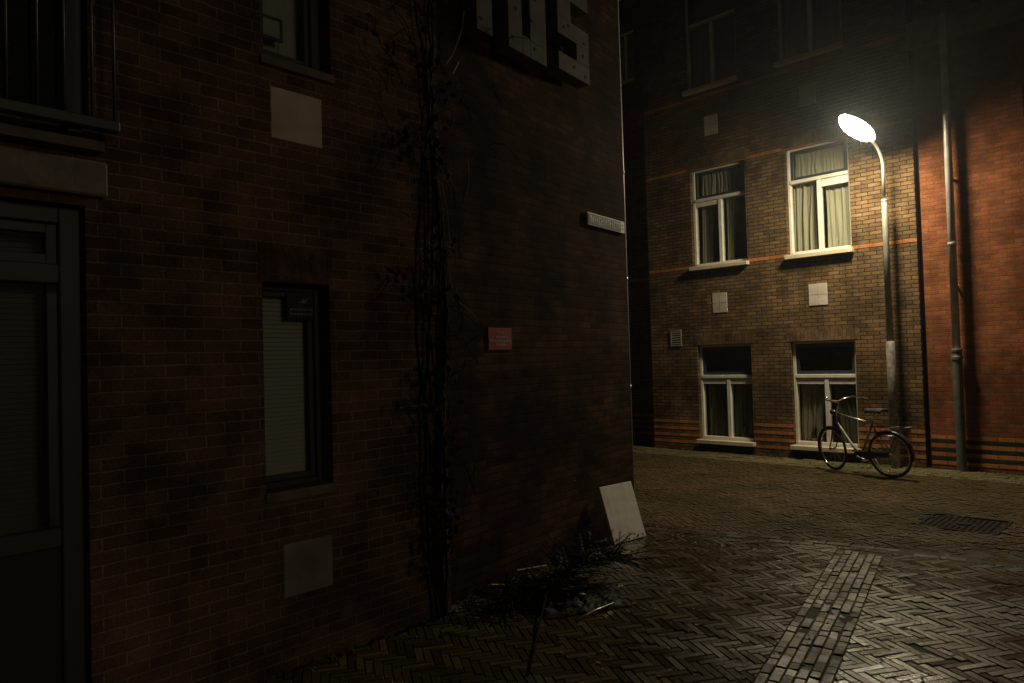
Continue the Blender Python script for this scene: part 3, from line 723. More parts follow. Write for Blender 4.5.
# ------------------------------------------------------------------ STREET LAMP
lg = ground(895.5, 468)
hd = Vector((-.82, -.57, 0)).normalized()
la = math.atan2(hd.y, hd.x)
sl = empty('street_lamp', (lg.x, lg.y, 0), la)
tag(sl, 'lit street lamp on a pale steel pole with curved arm behind the bicycle', 'street lamp')
def heightat(px, py, p):   # height of pixel at ground position p
    d = ray(px, py); t = math.hypot(p.x, p.y)/math.hypot(d.x, d.y); return CAMH+d.z*t
hp = heightat(880, 166, lg)
MB().tube([(0, 0, -.1), (0, 0, 1.95), (0, 0, 1.97)], [.066, .064, .052], 20).build('pole_base', 'rust', sl, smooth=True)
pt = MB().tube([(0, 0, 1.97), (0, 0, hp-.55), (0, 0, hp-.53)], [.049, .044, .034], 20).build('pole', 'pole', sl, smooth=True)
arm = [(0, 0, hp-.53), (0, 0, hp-.05)]
for i in range(1, 9):
    q = i/8*R(78); arm.append((.42*(1-math.cos(q)), 0, hp-.05+.42*math.sin(q)))
MB().tube(arm, .024, 14).build('arm', 'pole', sl, smooth=True)
ex, ez = arm[-1][0], arm[-1][2]
MB().lathe([(.046, 0), (.05, .01), (.046, .04)], 18, Matrix.Translation((0, 0, hp-.57))).build('collar', 'metal', sl)
tilt = R(20)
HM = Matrix.Translation((ex-.02, 0, ez+.0)) @ Matrix.Rotation(-tilt, 4, 'Y')
def head_shell(top, x0, x1, w, hgt, n=14, k=8, sgn=1):
    vs = []; fs = []
    for i in range(n+1):
        t = i/n; ww = w*(math.sin(math.pi*min(1, max(.02, t*.93+.035)))**.55); hh = hgt*(math.sin(math.pi*min(1, max(.02, t*.93+.035)))**.6)
        for j in range(k+1):
            q = math.pi*j/k; vs.append(HM @ Vector((x0+(x1-x0)*t, ww*math.cos(q), top+sgn*hh*math.sin(q))))
    for i in range(n):
        for j in range(k): fs.append((i*(k+1)+j, i*(k+1)+j+1, (i+1)*(k+1)+j+1, (i+1)*(k+1)+j))
    return MB().add(vs, fs)
head_shell(-.025, -.01, .80, .185, .09).build('lamp_housing', 'metal', sl, smooth=True, solid=-.006)
bowl = head_shell(-.02, .08, .77, .17, .075, sgn=-1).build('lamp_bowl', 'lamp_glass', sl, smooth=True)
# ------------------------------------------------------------------ GROUND
sheet = MB(); n = 60
sheet.add([(-60, -60, -.009), (60, -60, -.009), (60, 60, -.009), (-60, 60, -.009)], [(0, 1, 2, 3)])
struct(sheet.build('ground', 'base_dirt'))
def side(fr, p): return (fr.mi @ Vector((p[0], p[1], 0)))
SA = ground(838, 548); SB = ground(752, 683); sd = (SB-SA); sd.z = 0; sd.normalize()      # strip: near-left edge
s_ang = math.atan2(-sd.y, -sd.x)
SW = .39
EB = SA.copy()
sn = Vector((-sd.y, sd.x, 0))     # perpendicular
if sn.x < 0: sn = -sn
mh_c = [ground(920, 525), ground(943, 515), ground(1008, 522), ground(986, 533)]
MHC = sum(mh_c, Vector())/4; MHD = (mh_c[3]-mh_c[0]); MHD.z = 0; MHA = math.atan2(MHD.y, MHD.x)
MHS = .34
WALK = .85    # depth of the mossy pavement along the facade
def zone(p):
    r = RF.mi @ Vector((p[0], p[1], 0)); l = LF.mi @ Vector((p[0], p[1], 0))
    if r.y > -.02 and r.x > UL-.02: return None
    if r.y > .99 : return None
    if l.y > -.02 and l.x < UA: return None
    b_ = BF.mi @ Vector((p[0], p[1], 0))
    if b_.y > -.02 and bx0 < b_.x < UC+.03: return None
    v = Vector((p[0], p[1], 0))-MHC; c, s = math.cos(MHA), math.sin(MHA)
    if abs(v.x*c+v.y*s) < MHS+.04 and abs(-v.x*s+v.y*c) < MHS+.04: return None
    if r.y > -WALK: return 'walk'
    d = Vector((p[0], p[1], 0))-SA
    a = d.dot(sd); b = d.dot(sn)
    if a > 0 and 0 < b < SW: return 'strip'
    if a > 0: return 'near'
    if a > -.22: return 'edge'
    return 'far'
rg = random.Random(5)
def brick(mb, c, ang, l, w, jz=.0022, tilt=.012, ch=.004):
    ca, sa = math.cos(ang), math.sin(ang)
    tx_, ty_ = rg.gauss(0, tilt), rg.gauss(0, tilt)
    z0 = rg.gauss(0, jz)+.012*mnoise.noise((c[0]*.7, c[1]*.7, 0))
    l += rg.uniform(-.003, .002); w += rg.uniform(-.002, .001)
    vs = []
    for (dl, dz) in ((0, -.02), (0, -ch), (ch, 0)):
        for sx, sy in ((-1, -1), (1, -1), (1, 1), (-1, 1)):
            x = sx*(l/2-dl); y = sy*(w/2-dl)
            vs.append((c[0]+x*ca-y*sa, c[1]+x*sa+y*ca, z0+dz+x*tx_*.35+y*ty_))
    mb.add(vs, [(0,1,5,4),(1,2,6,5),(2,3,7,6),(3,0,4,7),(4,5,9,8),(5,6,10,9),(6,7,11,10),(7,4,8,11),(8,9,10,11)])
def clip(poly, o, n):
    """keep the part of poly where (p-o).n > 0"""
    out_ = []
    for i_ in range(len(poly)):
        a_, b_ = poly[i_], poly[(i_+1) % len(poly)]
        da = (a_[0]-o[0])*n[0]+(a_[1]-o[1])*n[1]; db = (b_[0]-o[0])*n[0]+(b_[1]-o[1])*n[1]
        if da > 0: out_.append(a_)
        if (da > 0) != (db > 0): t_ = da/(da-db); out_.append((a_[0]+(b_[0]-a_[0])*t_, a_[1]+(b_[1]-a_[1])*t_))
    return out_
def area(p): return abs(sum(p[i_][0]*p[(i_+1) % len(p)][1]-p[(i_+1) % len(p)][0]*p[i_][1] for i_ in range(len(p))))/2
def brick_poly(mb, poly, cut=.003, ch=.004, tilt=.045):
    k = len(poly); cx_ = sum(p[0] for p in poly)/k; cy_ = sum(p[1] for p in poly)/k
    if sum((poly[i_][0]-cx_)*(poly[(i_+1) % k][1]-cy_)-(poly[(i_+1) % k][0]-cx_)*(poly[i_][1]-cy_) for i_ in range(k)) < 0: poly = poly[::-1]
    tx_, ty_ = rg.gauss(0, tilt), rg.gauss(0, tilt); z0 = rg.gauss(0, .002)+.012*mnoise.noise((cx_*.7, cy_*.7, 0))
    vs = []
    def inset(d):
        o_ = []
        for i_ in range(k):
            x, y = poly[i_]; l_ = math.hypot(x-cx_, y-cy_) or 1; f_ = max(.3, 1-d*1.35/l_); o_.append((cx_+(x-cx_)*f_, cy_+(y-cy_)*f_))
        return o_
    for d, dz in ((0, -.02), (0, -ch), (ch, 0)):
        for x, y in inset(d): vs.append((x, y, z0+dz+(x-cx_)*tx_*.35+(y-cy_)*ty_*.5))
    fs = [tuple(range(2*k, 3*k))]
    for l_ in (0, 1):
        for i_ in range(k): fs.append((l_*k+i_, l_*k+(i_+1) % k, (l_+1)*k+(i_+1) % k, (l_+1)*k+i_))
    mb.add(vs, fs)
RN = RF.m.to_3x3() @ Vector((0, -1, 0)); RO = RF.w(0, -WALK, 0)
REG = {'near': [[(SA, sd), (SA, -sn)], [(SA, sd), (SA+sn*SW, sn)]], 'far': [[(SA-sd*.22, -sd), (RO, RN)]]}
def herring(mb, ang, zn, n, wd, xr, yr):
    g = wd; ca, sa = math.cos(ang), math.sin(ang)
    K = int(28/g/n); j_ = .003
    for m_ in range(-int(30/g), int(30/g)):
        for k in range(-K, K):
            x0 = (m_+k*n)*g; y0 = (m_-k*n)*g
            for (a0, a1, b0, b1) in ((x0, x0+n*g, y0, y0+g), (x0+n*g, x0+(n+1)*g, y0+(1-n)*g, y0+g)):
                cx_, cy_ = (a0+a1)/2, (b0+b1)/2
                wx = cx_*ca-cy_*sa+SA.x; wy = cx_*sa+cy_*ca+SA.y
                if not (xr[0] < wx < xr[1] and yr[0] < wy < yr[1]): continue
                if zone((wx, wy)) is None: continue
                e_ = [rg.uniform(0, .0012) for _ in range(4)]
                rc = [(a0+j_+e_[0], b0+j_+e_[1]), (a1-j_-e_[2], b0+j_+e_[1]), (a1-j_-e_[2], b1-j_-e_[3]), (a0+j_+e_[0], b1-j_-e_[3])]
                rc = [(x*ca-y*sa+SA.x, x*sa+y*ca+SA.y) for x, y in rc]
                for hp2 in REG[zn]:
                    p = rc
                    for o_, n_ in hp2:
                        p = clip(p, o_, n_)
                        if len(p) < 3: break
                    if len(p) >= 3 and area(p) > .0006: brick_poly(mb, p)
mb = MB(); herring(mb, s_ang+R(45), 'near', 4, .0525, (-3.5, 9), (1.5, 12)); struct(mb.build('road', 'paver'))
mb = MB(); herring(mb, s_ang+R(45), 'far', 4, .0525, (-1, 11), (4, 17)); struct(mb.build('street', 'paver_far'))
# strip of pale setts
mb = MB(); rows = 6; rwid = SW/rows
for r_ in range(rows):
    s_ = .03+rg.random()*.1
    while s_ < 6.5:
        l = rg.choice((.10, .10, .10, .14, .2)); c = SA+sd*(s_+l/2)+sn*(rwid*(r_+.5)); brick(mb, (c.x, c.y), s_ang, l-.008, rwid-.007, .003, .05); s_ += l
struct(mb.build('path', 'paver_strip'))
# edge courses across the top of the strip
mb = MB()
for row in range(2):
    s_ = -6
    while s_ < 7:
        l = .21; c = SA-sd*(.055+.11*row)+sn*(s_+.1*row); s_ += l
        if zone((c.x, c.y)) == 'edge': brick(mb, (c.x, c.y), math.atan2(sn.y, sn.x), l-.006, .104)
struct(mb.build('edge_course', 'paver'))
# mossy pavement in running bond
mb = MB(); r_ = 0; yy = -WALK+.05
while yy < -.03:
    x = UL-3+(.1 if r_ % 2 else 0)
    while x < RX1+1:
        p = RF.w(x, yy, 0)
        if zone((p.x, p.y)) == 'walk': brick(mb, (p.x, p.y), RF.a, .204, .094, .004, .03)
        x += .21
    yy += .10; r_ += 1
struct(mb.build('pavement', 'paver_walk'))
# weeds and moss tufts along the wall feet
mb = MB(); rr = random.Random(9)
def tuft(p, s):
    for k in range(rr.randint(5, 10)):
        a = rr.random()*6.28; h = rr.uniform(.5, 1)*s; o = rr.uniform(.2, .9)*s
        b0 = p+Vector((rr.gauss(0, .012), rr.gauss(0, .012), 0)); t_ = b0+Vector((math.cos(a)*o, math.sin(a)*o, h)); sd_ = Vector((-math.sin(a), math.cos(a), 0))*.004
        mb.add([b0-sd_, b0+sd_, t_], [(0, 1, 2)])
for k in range(700):
    x = rr.uniform(UL, RX1); y_ = -abs(rr.gauss(0, .12))-.01 if rr.random() < .5 else -rr.uniform(.0, WALK+.1)
    if mnoise.noise((x*1.5, y_*3, 2)) < -.1: continue
    tuft(RF.w(x, y_, 0), rr.uniform(.012, .045))
for k in range(160):
    x = rr.uniform(-3, 3); p = LF.w(x, -abs(rr.gauss(0, .05))-.01, 0) if x < UA else BF.w(rr.uniform(0, UC), -abs(rr.gauss(0, .05))-.01, 0); tuft(p, rr.uniform(.01, .04))
for k in range(260):
    p = ground(rr.uniform(640, 1020), rr.uniform(480, 600)); tuft(Vector((p.x, p.y, 0)), rr.uniform(.006, .016))
tag(mb.build('grass', 'moss'), 'low moss and weeds growing along the foot of the walls', 'weeds', kind='stuff')
mb = MB()
for k in range(900):
    if rr.random() < .6:
        p = BF.w(rr.uniform(-.2, UC+.6), -abs(rr.gauss(0, .45))-.02, 0)
    else: p = ground(rr.uniform(560, 1020), rr.uniform(490, 680))
    if zone((p.x, p.y)) is None: continue
    s_ = rr.uniform(.006, .02); a = rr.random()*6.28; e1 = Vector((math.cos(a), math.sin(a), rr.uniform(-.3, .3)))*s_; e2 = Vector((-math.sin(a), math.cos(a), rr.uniform(-.3, .3)))*s_*.6; c = Vector((p.x, p.y, .012))
    mb.add([c-e1, c-e2, c+e1, c+e2], [(0, 1, 2, 3)])
tag(mb.build('leaf_litter', 'leaf_litter'), 'scattered dead leaves and crumbs of dirt on the paving', 'litter', kind='stuff')
# manhole cover
mh = empty('manhole_cover', (MHC.x, MHC.y, 0), MHA); tag(mh, 'square iron manhole cover set flush in the brick paving', 'manhole cover')
S = MHS; f = MB(); 
f.box(-S-.035, S+.035, -S-.035, -S, -.02, .006); f.box(-S-.035, S+.035, S, S+.035, -.02, .006); f.box(-S-.035, -S, -S, S, -.02, .006); f.box(S, S+.035, -S, S, -.02, .006)
f.build('frame', 'iron', mh, bevel=.003)
MB().box(-S+.008, S-.008, -S+.008, S-.008, -.02, -.008).build('cover_plate', 'iron', mh)
mb = MB()
for i in range(11):
    for j in range(11):
        x = -S+.06+i*(2*S-.12)/10; y_ = -S+.06+j*(2*S-.12)/10
        if (i-5)**2+(j-5)**2 < 5: continue
        mb.box(x-.011, x+.011, y_-.011, y_+.011, -.0085, -.001)
mb.lathe([(.07, -.003), (.07, .004), (.055, .004)], 20)
struct(mb.build('cover_studs', 'iron', mh), 'stuff')

# ------------------------------------------------------------------ BICYCLE
pr = ground(892, 478); pf_ = ground(826, 472)
v = Vector((-.52, .85, 0))
ba = math.atan2(v.y, v.x)
bk = empty('bicycle', (pr.x, pr.y, 0), ba)
tag(bk, 'old city bicycle with a bright down tube parked against the lamp pole', 'bicycle')
bk.rotation_euler = (R(-4), 0, ba)     # leans to the wall a little
WR = .335; WB = .97
def wheel(parent_name, loc, rot, parent):
    w = empty(parent_name, loc, 0); w.parent = parent; w.rotation_euler = (0, 0, rot)
    MB().torus((0, 0, 0), WR-.015, .0155, n=56, k=10).build('tyre', 'rubber', w, smooth=True)
    MB().torus((0, 0, 0), WR-.040, .010, n=56, k=8, rz=1.2).build('rim', 'chrome', w, smooth=True)
    MB().tube([(0, -.045, 0), (0, .045, 0)], .018, 12).build('hub', 'alu', w, smooth=True)
    s = MB()
    for k in range(36):
        a = 2*math.pi*k/36; b = a+(.35 if k % 2 else -.35); sy = .03 if k % 4 < 2 else -.03
        s.tube([(math.cos(b)*.018, sy, math.sin(b)*.018), (math.cos(a)*(WR-.05), 0, math.sin(a)*(WR-.05))], .0011, 4, cap=False)
    s.build('spokes', 'alu', w)
    return w
wheel('rear_wheel', (0, 0, WR), 0, bk)
# geometry: x forward
bbk = Vector((.45, 0, .28)); seat_t = Vector((.22, 0, .80)); head_b = Vector((WB-.15, 0, .73)); head_t = Vector((WB-.19, 0, .92)); 
fh = Vector((WB, 0, WR))
MB().tube([bbk, seat_t], .015).tube([(0, .055, WR), (.2, .03, .32), bbk], .009).tube([(0, -.055, WR), (.2, -.03, .32), bbk], .009).tube([(0, .055, WR), (.16, .03, .58), seat_t-Vector((-.01, 0, .05))], .008).tube([(0, -.055, WR), (.16, -.03, .58), seat_t-Vector((-.01, 0, .05))], .008).build('frame', 'grey_enamel', bk, smooth=True)
MB().tube([head_b, head_t], .019, 12).build('head_tube', 'grey_enamel', bk, smooth=True)
MB().tube([seat_t-Vector((0, 0, .03)), head_t-Vector((0, 0, .03))], .013).build('top_tube', 'alu', bk, smooth=True)
MB().tube([head_b+Vector((-.005, 0, .03)), (WB-.25, 0, .62), (WB-.37, 0, .45), bbk+Vector((.02, 0, .01))], .019, 12).build('down_tube', 'silver', bk, smooth=True)
MB().tube([seat_t, seat_t+Vector((-.045, 0, .12))], .012).build('seat_post', 'chrome', bk, smooth=True)
# saddle
sv = []; sf = []
prof = [(-.13, .09, 0), (-.10, .105, .015), (-.03, .085, .012), (.05, .04, .004), (.13, .022, 0), (.15, .01, -.01)]
for x, w_, z in prof:
    for (a, b) in ((-1, -.035), (-.8, 0), (0, .012), (.8, 0), (1, -.035)): sv.append((seat_t.x-.05+x, a*w_, seat_t.z+.16+z+b))
for i in range(len(prof)-1):
    for j in range(4): sf.append((i*5+j, i*5+j+1, (i+1)*5+j+1, (i+1)*5+j))
MB().add(sv, sf).build('saddle', 'rubber', bk, smooth=True, solid=.02)
# steering assembly, turned
st_ = empty('steering', tuple(head_b), 0); st_.parent = bk
ST = Matrix.Translation(head_b)
turn = R(-20)
st_.rotation_euler = (0, 0, turn)
def sub(p): return Vector(p)-head_b
fw = wheel('front_wheel', (0, 0, 0), 0, bk)
off = sub(fh); off = Matrix.Rotation(turn, 3, 'Z') @ off
fw.location = head_b+off; fw.rotation_euler = (0, 0, turn)
RT = Matrix.Translation(head_b) @ Matrix.Rotation(turn, 4, 'Z') @ Matrix.Translation(-head_b)
def rt_(p): return RT @ Vector(p)
bpy.data.objects.remove(st_)
MB().tube([rt_(p) for p in ((head_b.x, 0, head_b.z), (head_b.x+.02, 0, head_b.z-.02), (head_b.x+.03, .05, head_b.z-.06), (WB-.06, .055, .46), (WB, .055, WR))], [.016, .015, .012, .010, .008]).tube([rt_(p) for p in ((head_b.x, 0, head_b.z), (head_b.x+.02, 0, head_b.z-.02), (head_b.x+.03, -.05, head_b.z-.06), (WB-.06, -.055, .46), (WB, -.055, WR))], [.016, .015, .012, .010, .008]).build('fork', 'black_metal', bk, smooth=True)
MB().tube([rt_((head_t.x, 0, head_t.z)), rt_((head_t.x-.04, 0, head_t.z+.17))], .012).build('stem', 'chrome', bk, smooth=True)
hb0 = (head_t.x-.04, 0, head_t.z+.17)
for s in (1,):
    bar_ = [(hb0[0]-.33, -.26, hb0[2]+.02), (hb0[0]-.2, -.26, hb0[2]+.04), (hb0[0]-.02, -.24, hb0[2]+.05), (hb0[0]+.03, -.12, hb0[2]+.02), (hb0[0], 0, hb0[2]), (hb0[0]+.03, .12, hb0[2]+.02), (hb0[0]-.02, .24, hb0[2]+.05), (hb0[0]-.2, .26, hb0[2]+.04), (hb0[0]-.33, .26, hb0[2]+.02)]
MB().tube([rt_(p) for p in bar_], .011).build('handlebar', 'chrome', bk, smooth=True)
for s in (-1, 1): MB().tube([rt_((hb0[0]-.35, s*.26, hb0[2]+.017)), rt_((hb0[0]-.22, s*.26, hb0[2]+.036))], .017).build('grip', 'rubber', bk, smooth=True)
MB().lathe([(.028, 0), (.028, .012), (.018, .026), (.004, .03)], 16, RT @ Matrix.Translation((hb0[0]-.02, .2, hb0[2]+.06))).build('bell', 'chrome', bk, smooth=True)
MB().tube([rt_((head_t.x+.03, 0, head_t.z-.02)), rt_((head_t.x+.09, 0, head_t.z-.01)), rt_((head_t.x+.13, 0, head_t.z-.01))], [.02, .042, .04], 16).build('headlight', 'black_metal', bk, smooth=True)
# mudguards
def guard(c, a0, a1, m=Matrix(), mat='black_metal'):
    vs = []; fs = []; n = 26
    for i in range(n+1):
        a = a0+(a1-a0)*i/n
        for (dy, dr) in ((-.028, -.012), (-.016, 0), (.016, 0), (.028, -.012)):
            r_ = WR+.018+dr; vs.append(m @ Vector((c[0]+math.cos(a)*r_, dy, c[1]+math.sin(a)*r_)))
    for i in range(n):
        for j in range(3): fs.append((i*4+j, i*4+j+1, (i+1)*4+j+1, (i+1)*4+j))
    return MB().add(vs, fs)
guard((0, WR), R(55), R(190)).build('rear_mudguard', 'black_metal', bk, smooth=True, solid=.002)
guard((0, WR), R(191), R(204)).build('mudguard_tip', 'white_paint', bk, smooth=True, solid=.003)
guard((WB, WR), R(-15), R(125), RT).build('front_mudguard', 'black_metal', bk, smooth=True, solid=.002)
# chain guard, crank, pedals
cg = MB(); vs = []; fs = []
outl = [(.53, .29), (.50, .34), (.44, .355), (.0, .365), (-.02, .35), (-.02, .33), (.0, .32), (.40, .235), (.47, .225), (.51, .245)]
vs = [(x, -.05, z) for x, z in outl]+[(x, -.085, z) for x, z in outl]; k = len(outl)
fs = [tuple(range(k)), tuple(reversed(range(k, 2*k)))]+[(i, (i+1) % k, (i+1) % k+k, i+k) for i in range(k)]
# (the chain case sits on the wall side of the machine)
MB().add([(x, -y_, z) for x, y_, z in vs], [tuple(reversed(f_)) for f_ in fs]).build('chain_case', 'black_metal', bk, bevel=.004)
MB().tube([(bbk.x, -.07, bbk.z), (bbk.x, .1, bbk.z)], .02, 12).tube([(bbk.x, .1, bbk.z), (bbk.x-.16, .1, bbk.z-.04)], .010).tube([(bbk.x, -.08, bbk.z), (bbk.x+.16, -.08, bbk.z+.04)], .010).build('crank', 'alu', bk, smooth=True)
MB().box(bbk.x-.21, bbk.x-.12, .11, .19, bbk.z-.055, bbk.z-.03).build('pedal', 'rubber', bk, bevel=.004)
MB().box(bbk.x+.12, bbk.x+.21, -.17, -.09, bbk.z+.03, bbk.z+.055).build('pedal', 'rubber', bk, bevel=.004)
mb = MB()
for s in (-1, 1):
    mb.tube([(.2, s*.05, .735), (-.27, s*.06, .735)], .006); mb.tube([(-.2, s*.06, .735), (0, s*.06, WR)], .005)
for x in (.1, -.03, -.16, -.27): mb.tube([(x, -.06, .735), (x, .06, .735)], .005)
mb.build('luggage_rack', 'black_metal', bk, smooth=True)
MB().box(-.31, -.275, -.035, .035, .68, .735).build('rear_light', 'red_plastic', bk, bevel=.006)
MB().box(-.33, -.27, -.05, .05, .738, .752).build('rack_plate', 'alu', bk)
MB().tube([(.30, -.06, .28), (.22, -.14, .03), (.19, -.16, .01)], .009).build('kickstand', 'alu', bk, smooth=True)
MB().tube([(-.12, -.05, .66), (-.22, -.05, .60), (-.30, -.05, .50), (-.34, -.04, .47)], .007).build('mudguard_stay', 'chrome', bk, smooth=True)
MB().tube([(.12, -.07, .60), (.1, .07, .60), (-.08, .07, .62), (-.1, -.07, .62)], .011).build('ring_lock', 'alu', bk, smooth=True)

# ------------------------------------------------------------------ BOARD leaning at the corner
A = ground(615, 546); B_ = ground(646.5, 537)
bd = (B_-A); bd.z = 0; bwid = bd.length; bang = math.atan2(bd.y, bd.x)
ts = heightat(599, 488, A)
# board leans away from the viewer against the wall
back = Vector((-math.sin(bang), math.cos(bang), 0))
best = None
for s in [i*.01 for i in range(0, 60)]:
    for h in [.5+i*.01 for i in range(0, 60)]:
        t = A+back*s+Vector((0, 0, h)); q = proj(t); t2_ = B_+back*s+Vector((0, 0, h)); q2 = proj(t2_)
        e = (q[0]-599)**2+(q[1]-488)**2+(q2[0]-631)**2+(q2[1]-482)**2
        if best is None or e < best[0]: best = (e, s, h)
_, bs, bh = best
lean = math.atan2(bs, bh); blen = math.hypot(bs, bh)
bo = empty('leaning_board', (A.x, A.y, .012), bang)
tag(bo, 'white rectangular board with black scuffs leaning at the street corner', 'board')
bo.rotation_euler = (-lean, 0, bang)
sk = (proj(A+back*bs+Vector((0, 0, bh)))[0]-599)
MB().box(0, bwid, 0, .035, 0, blen).build('panel', 'board', bo, bevel=.003)
mb = MB(); rr = random.Random(2)
for k in range(14):
    x = rr.uniform(.35, .95)*bwid; z = abs(rr.gauss(0, .02))+.012; s_ = rr.uniform(.004, .012)
    n_ = 7; mb.add([(x+math.cos(q/n_*6.28)*s_*rr.uniform(.6, 1.3), -.0025, z+math.sin(q/n_*6.28)*s_*rr.uniform(.6, 1.5)) for q in range(n_)], [tuple(range(n_))])
mb.build('scuff_marks', 'hole', bo)
print('BOARD', best, bwid)

# ------------------------------------------------------------------ DISCARDED FIR TREE AND RUBBISH
def gp(px, py, z=0): p = ground(px, py); return Vector((p.x, p.y, z))
tb = gp(528, 676); tt = gp(612, 574, .12)
ft = empty('fir_tree', tuple(tb)); 
tag(ft, 'discarded fir tree lying on the paving below the wall, its near stem standing for a shadow', 'fir tree')
loc = lambda p: Vector(p)-tb
rr = random.Random(33)
tp = [loc(gp(528, 676, .01)), loc(gp(537, 640, .02)), loc(gp(546, 605, .07)), loc(gp(560, 595, .17)), loc(gp(588, 588, .22)), loc(gp(622, 578, .15))]
MB().tube(tp, [.007, .009, .012, .014, .010, .005], 8).build('trunk_and_shadow', 'bark', ft, smooth=True)  # near length is a dark streak standing in for a shadow on the paving
br_ = MB(); nd = MB()
def fir_branch(p0, d, l):
    p = [p0]; dd_ = d.normalized()
    for i in range(5):
        dd_ = (dd_+Vector((rr.gauss(0, .12), rr.gauss(0, .12), rr.gauss(0, .08)-.04))).normalized(); q = p[-1]+dd_*l/5
        if q.z < .01: q.z = .015
        p.append(q)
    br_.tube(p, [.006, .005, .004, .003, .0025, .0015], 5)
    for i in range(len(p)-1):
        for k in range(int(l*200/5)+8):
            t = rr.random(); c = p[i].lerp(p[i+1], t); ax = (p[i+1]-p[i]).normalized()
            o = Vector((rr.gauss(0, 1), rr.gauss(0, 1), rr.gauss(0, 1))); o = (o-ax*o.dot(ax)).normalized(); nd_d = (o+ax*.7).normalized()*rr.uniform(.018, .035)
            s_ = ax.cross(o)*.0016; e_ = c+nd_d
            nd.add([c-s_, c+s_, e_+s_*.3, e_-s_*.3], [(0, 1, 2, 3)])
for k in range(150):
    t = rr.uniform(.5, 1)**.8; j = min(4, max(2, int(t*5))); f_ = rr.random(); c = tp[j].lerp(tp[j+1], f_) if j < 5 else tp[5]
    ax = (tp[5]-tp[2]).normalized(); o = Vector((rr.gauss(0, 1), rr.gauss(0, 1), abs(rr.gauss(0, .45))))
    d = (o.normalized()+ax*.5); l = rr.uniform(.2, .46)*(1.2-.45*t)
    q = loc(BF.w(0, 0, 0))
    e = c+d.normalized()*l; le = BF.mi @ (e+tb)
    if le.y > -.03: d = d+Vector((.742, -.67, 0))*.9
    fir_branch(c, d, l)
br_.build('branches', 'bark', ft)
struct(nd.build('needles', 'fir', ft), 'stuff')
# second heap of dead branches
hp_ = empty('branch_heap', tuple(gp(528, 598)))
tag(hp_, 'low heap of dead dark branches and twigs at the foot of the wall', 'branches')
o0 = gp(528, 598); mb = MB()
for k in range(150):
    a = rr.random()*6.28; q = Vector((rr.gauss(.06, .2), rr.gauss(0, .16), 0)); q = Vector((q.x*.67-q.y*.4, q.x*.74+q.y*.4, rr.uniform(.01, .10)))
    l = rr.uniform(.12, .5); p = [q]; el = rr.uniform(-.25, .35)
    for i in range(4): a += rr.gauss(0, .3); p.append(p[-1]+Vector((math.cos(a), math.sin(a), el))*l/4)
    for i_, w_ in enumerate(p):
        if w_.z < .008: w_.z = .01
        lw = BF.mi @ (w_+o0)
        if lw.y > -.03: nw = BF.m @ Vector((lw.x, -.04, lw.z)); p[i_] = nw-o0
    r0 = rr.choice((.003, .004, .006, .010)); mb.tube(p, [r0, r0*.9, r0*.8, r0*.6, r0*.4], 5)
struct(mb.build('dead_branches', 'bark', hp_), 'stuff')
mb = MB()
for k in range(900):
    q = Vector((rr.gauss(0, .3), rr.gauss(0, .17), 0)); q = Vector((q.x*.67-q.y*.5, q.x*.74+q.y*.5, abs(rr.gauss(0, .06))+.01))
    if (BF.mi @ (q+o0)).y > -.02: continue
    s_ = rr.uniform(.01, .03); e1 = Vector((rr.gauss(0,1), rr.gauss(0,1), rr.gauss(0,.6))).normalized(); e2 = e1.cross(Vector((rr.gauss(0,.4), rr.gauss(0,.4), 1))).normalized()
    mb.add([q-e1*s_, q-e2*s_*.6, q+e1*s_, q+e2*s_*.6], [(0,1,2,3)])
struct(mb.build('dead_foliage', 'dead_leaf', hp_), 'stuff')
def debris(name, px, py, dims, rz, tilt_, mat, label, cat, z=.02):
    o = gp(px, py); o.z = z
    m_ = MB().box(-dims[0]/2, dims[0]/2, -dims[1]/2, dims[1]/2, 0, dims[2]).build(name, mat, None, bevel=min(dims)*.15)
    m_.location = o; m_.rotation_euler = (tilt_, tilt_*.6, rz); tag(m_, label, cat); return m_
debris('wood_block', 497, 592, (.13, .05, .04), R(160), .1, 'wood', 'short pale wood offcut at the left end of the branch heap', 'wood', .02)
debris('wood_plank', 532, 577, (.26, .045, .02), R(15), -.1, 'wood', 'thin pale plank lying across the branch heap by the wall', 'plank', .06)
debris('wood_block', 592, 586, (.11, .06, .04), R(20), .15, 'wood', 'yellowish wood chunk beside the fir tree, below the leaning board', 'wood', .03)
debris('wood_block', 628, 557, (.13, .09, .03), R(-30), .1, 'wood', 'flat mossy wood chunk on the paving right under the leaning board', 'wood', .01)
pb = empty('plastic_bag', tuple(gp(580, 606))); tag(pb, 'crumpled black plastic bag spread on the paving in front of the fir tree', 'plastic bag')
vs = []; fs = []; n = 26
for i in range(n+1):
    for j in range(n+1):
        x = (i/n-.5)*.7; y_ = (j/n-.5)*.34; e = max(0, 1-(x/.35)**2)*max(0, 1-(y_/.17)**2)
        h = .008+.075*e**.5*(abs(mnoise.noise((x*7, y_*7, 1)))+.35*abs(mnoise.noise((x*19, y_*19, 2)))+.3)
        vs.append((x+.03*mnoise.noise((y_*9, 1, x*4)), y_+.04*mnoise.noise((x*8, y_*3, 3)), h))
for i in range(n):
    for j in range(n): fs.append((i*(n+1)+j, (i+1)*(n+1)+j, (i+1)*(n+1)+j+1, i*(n+1)+j+1))
bgm = MB().add(vs, fs).build('bag_body', 'plastic_bag', pb, solid=.002); bgm.rotation_euler = (0, 0, R(20))
kt = MB().lathe([(.004, 0), (.02, .012), (.03, .03), (.012, .05), (.03, .075)], 12).build('bag_knot', 'plastic_bag', pb); kt.location = (-.1, .02, .05)
a = gp(578, 621, .02); b = gp(614, 607, .03)
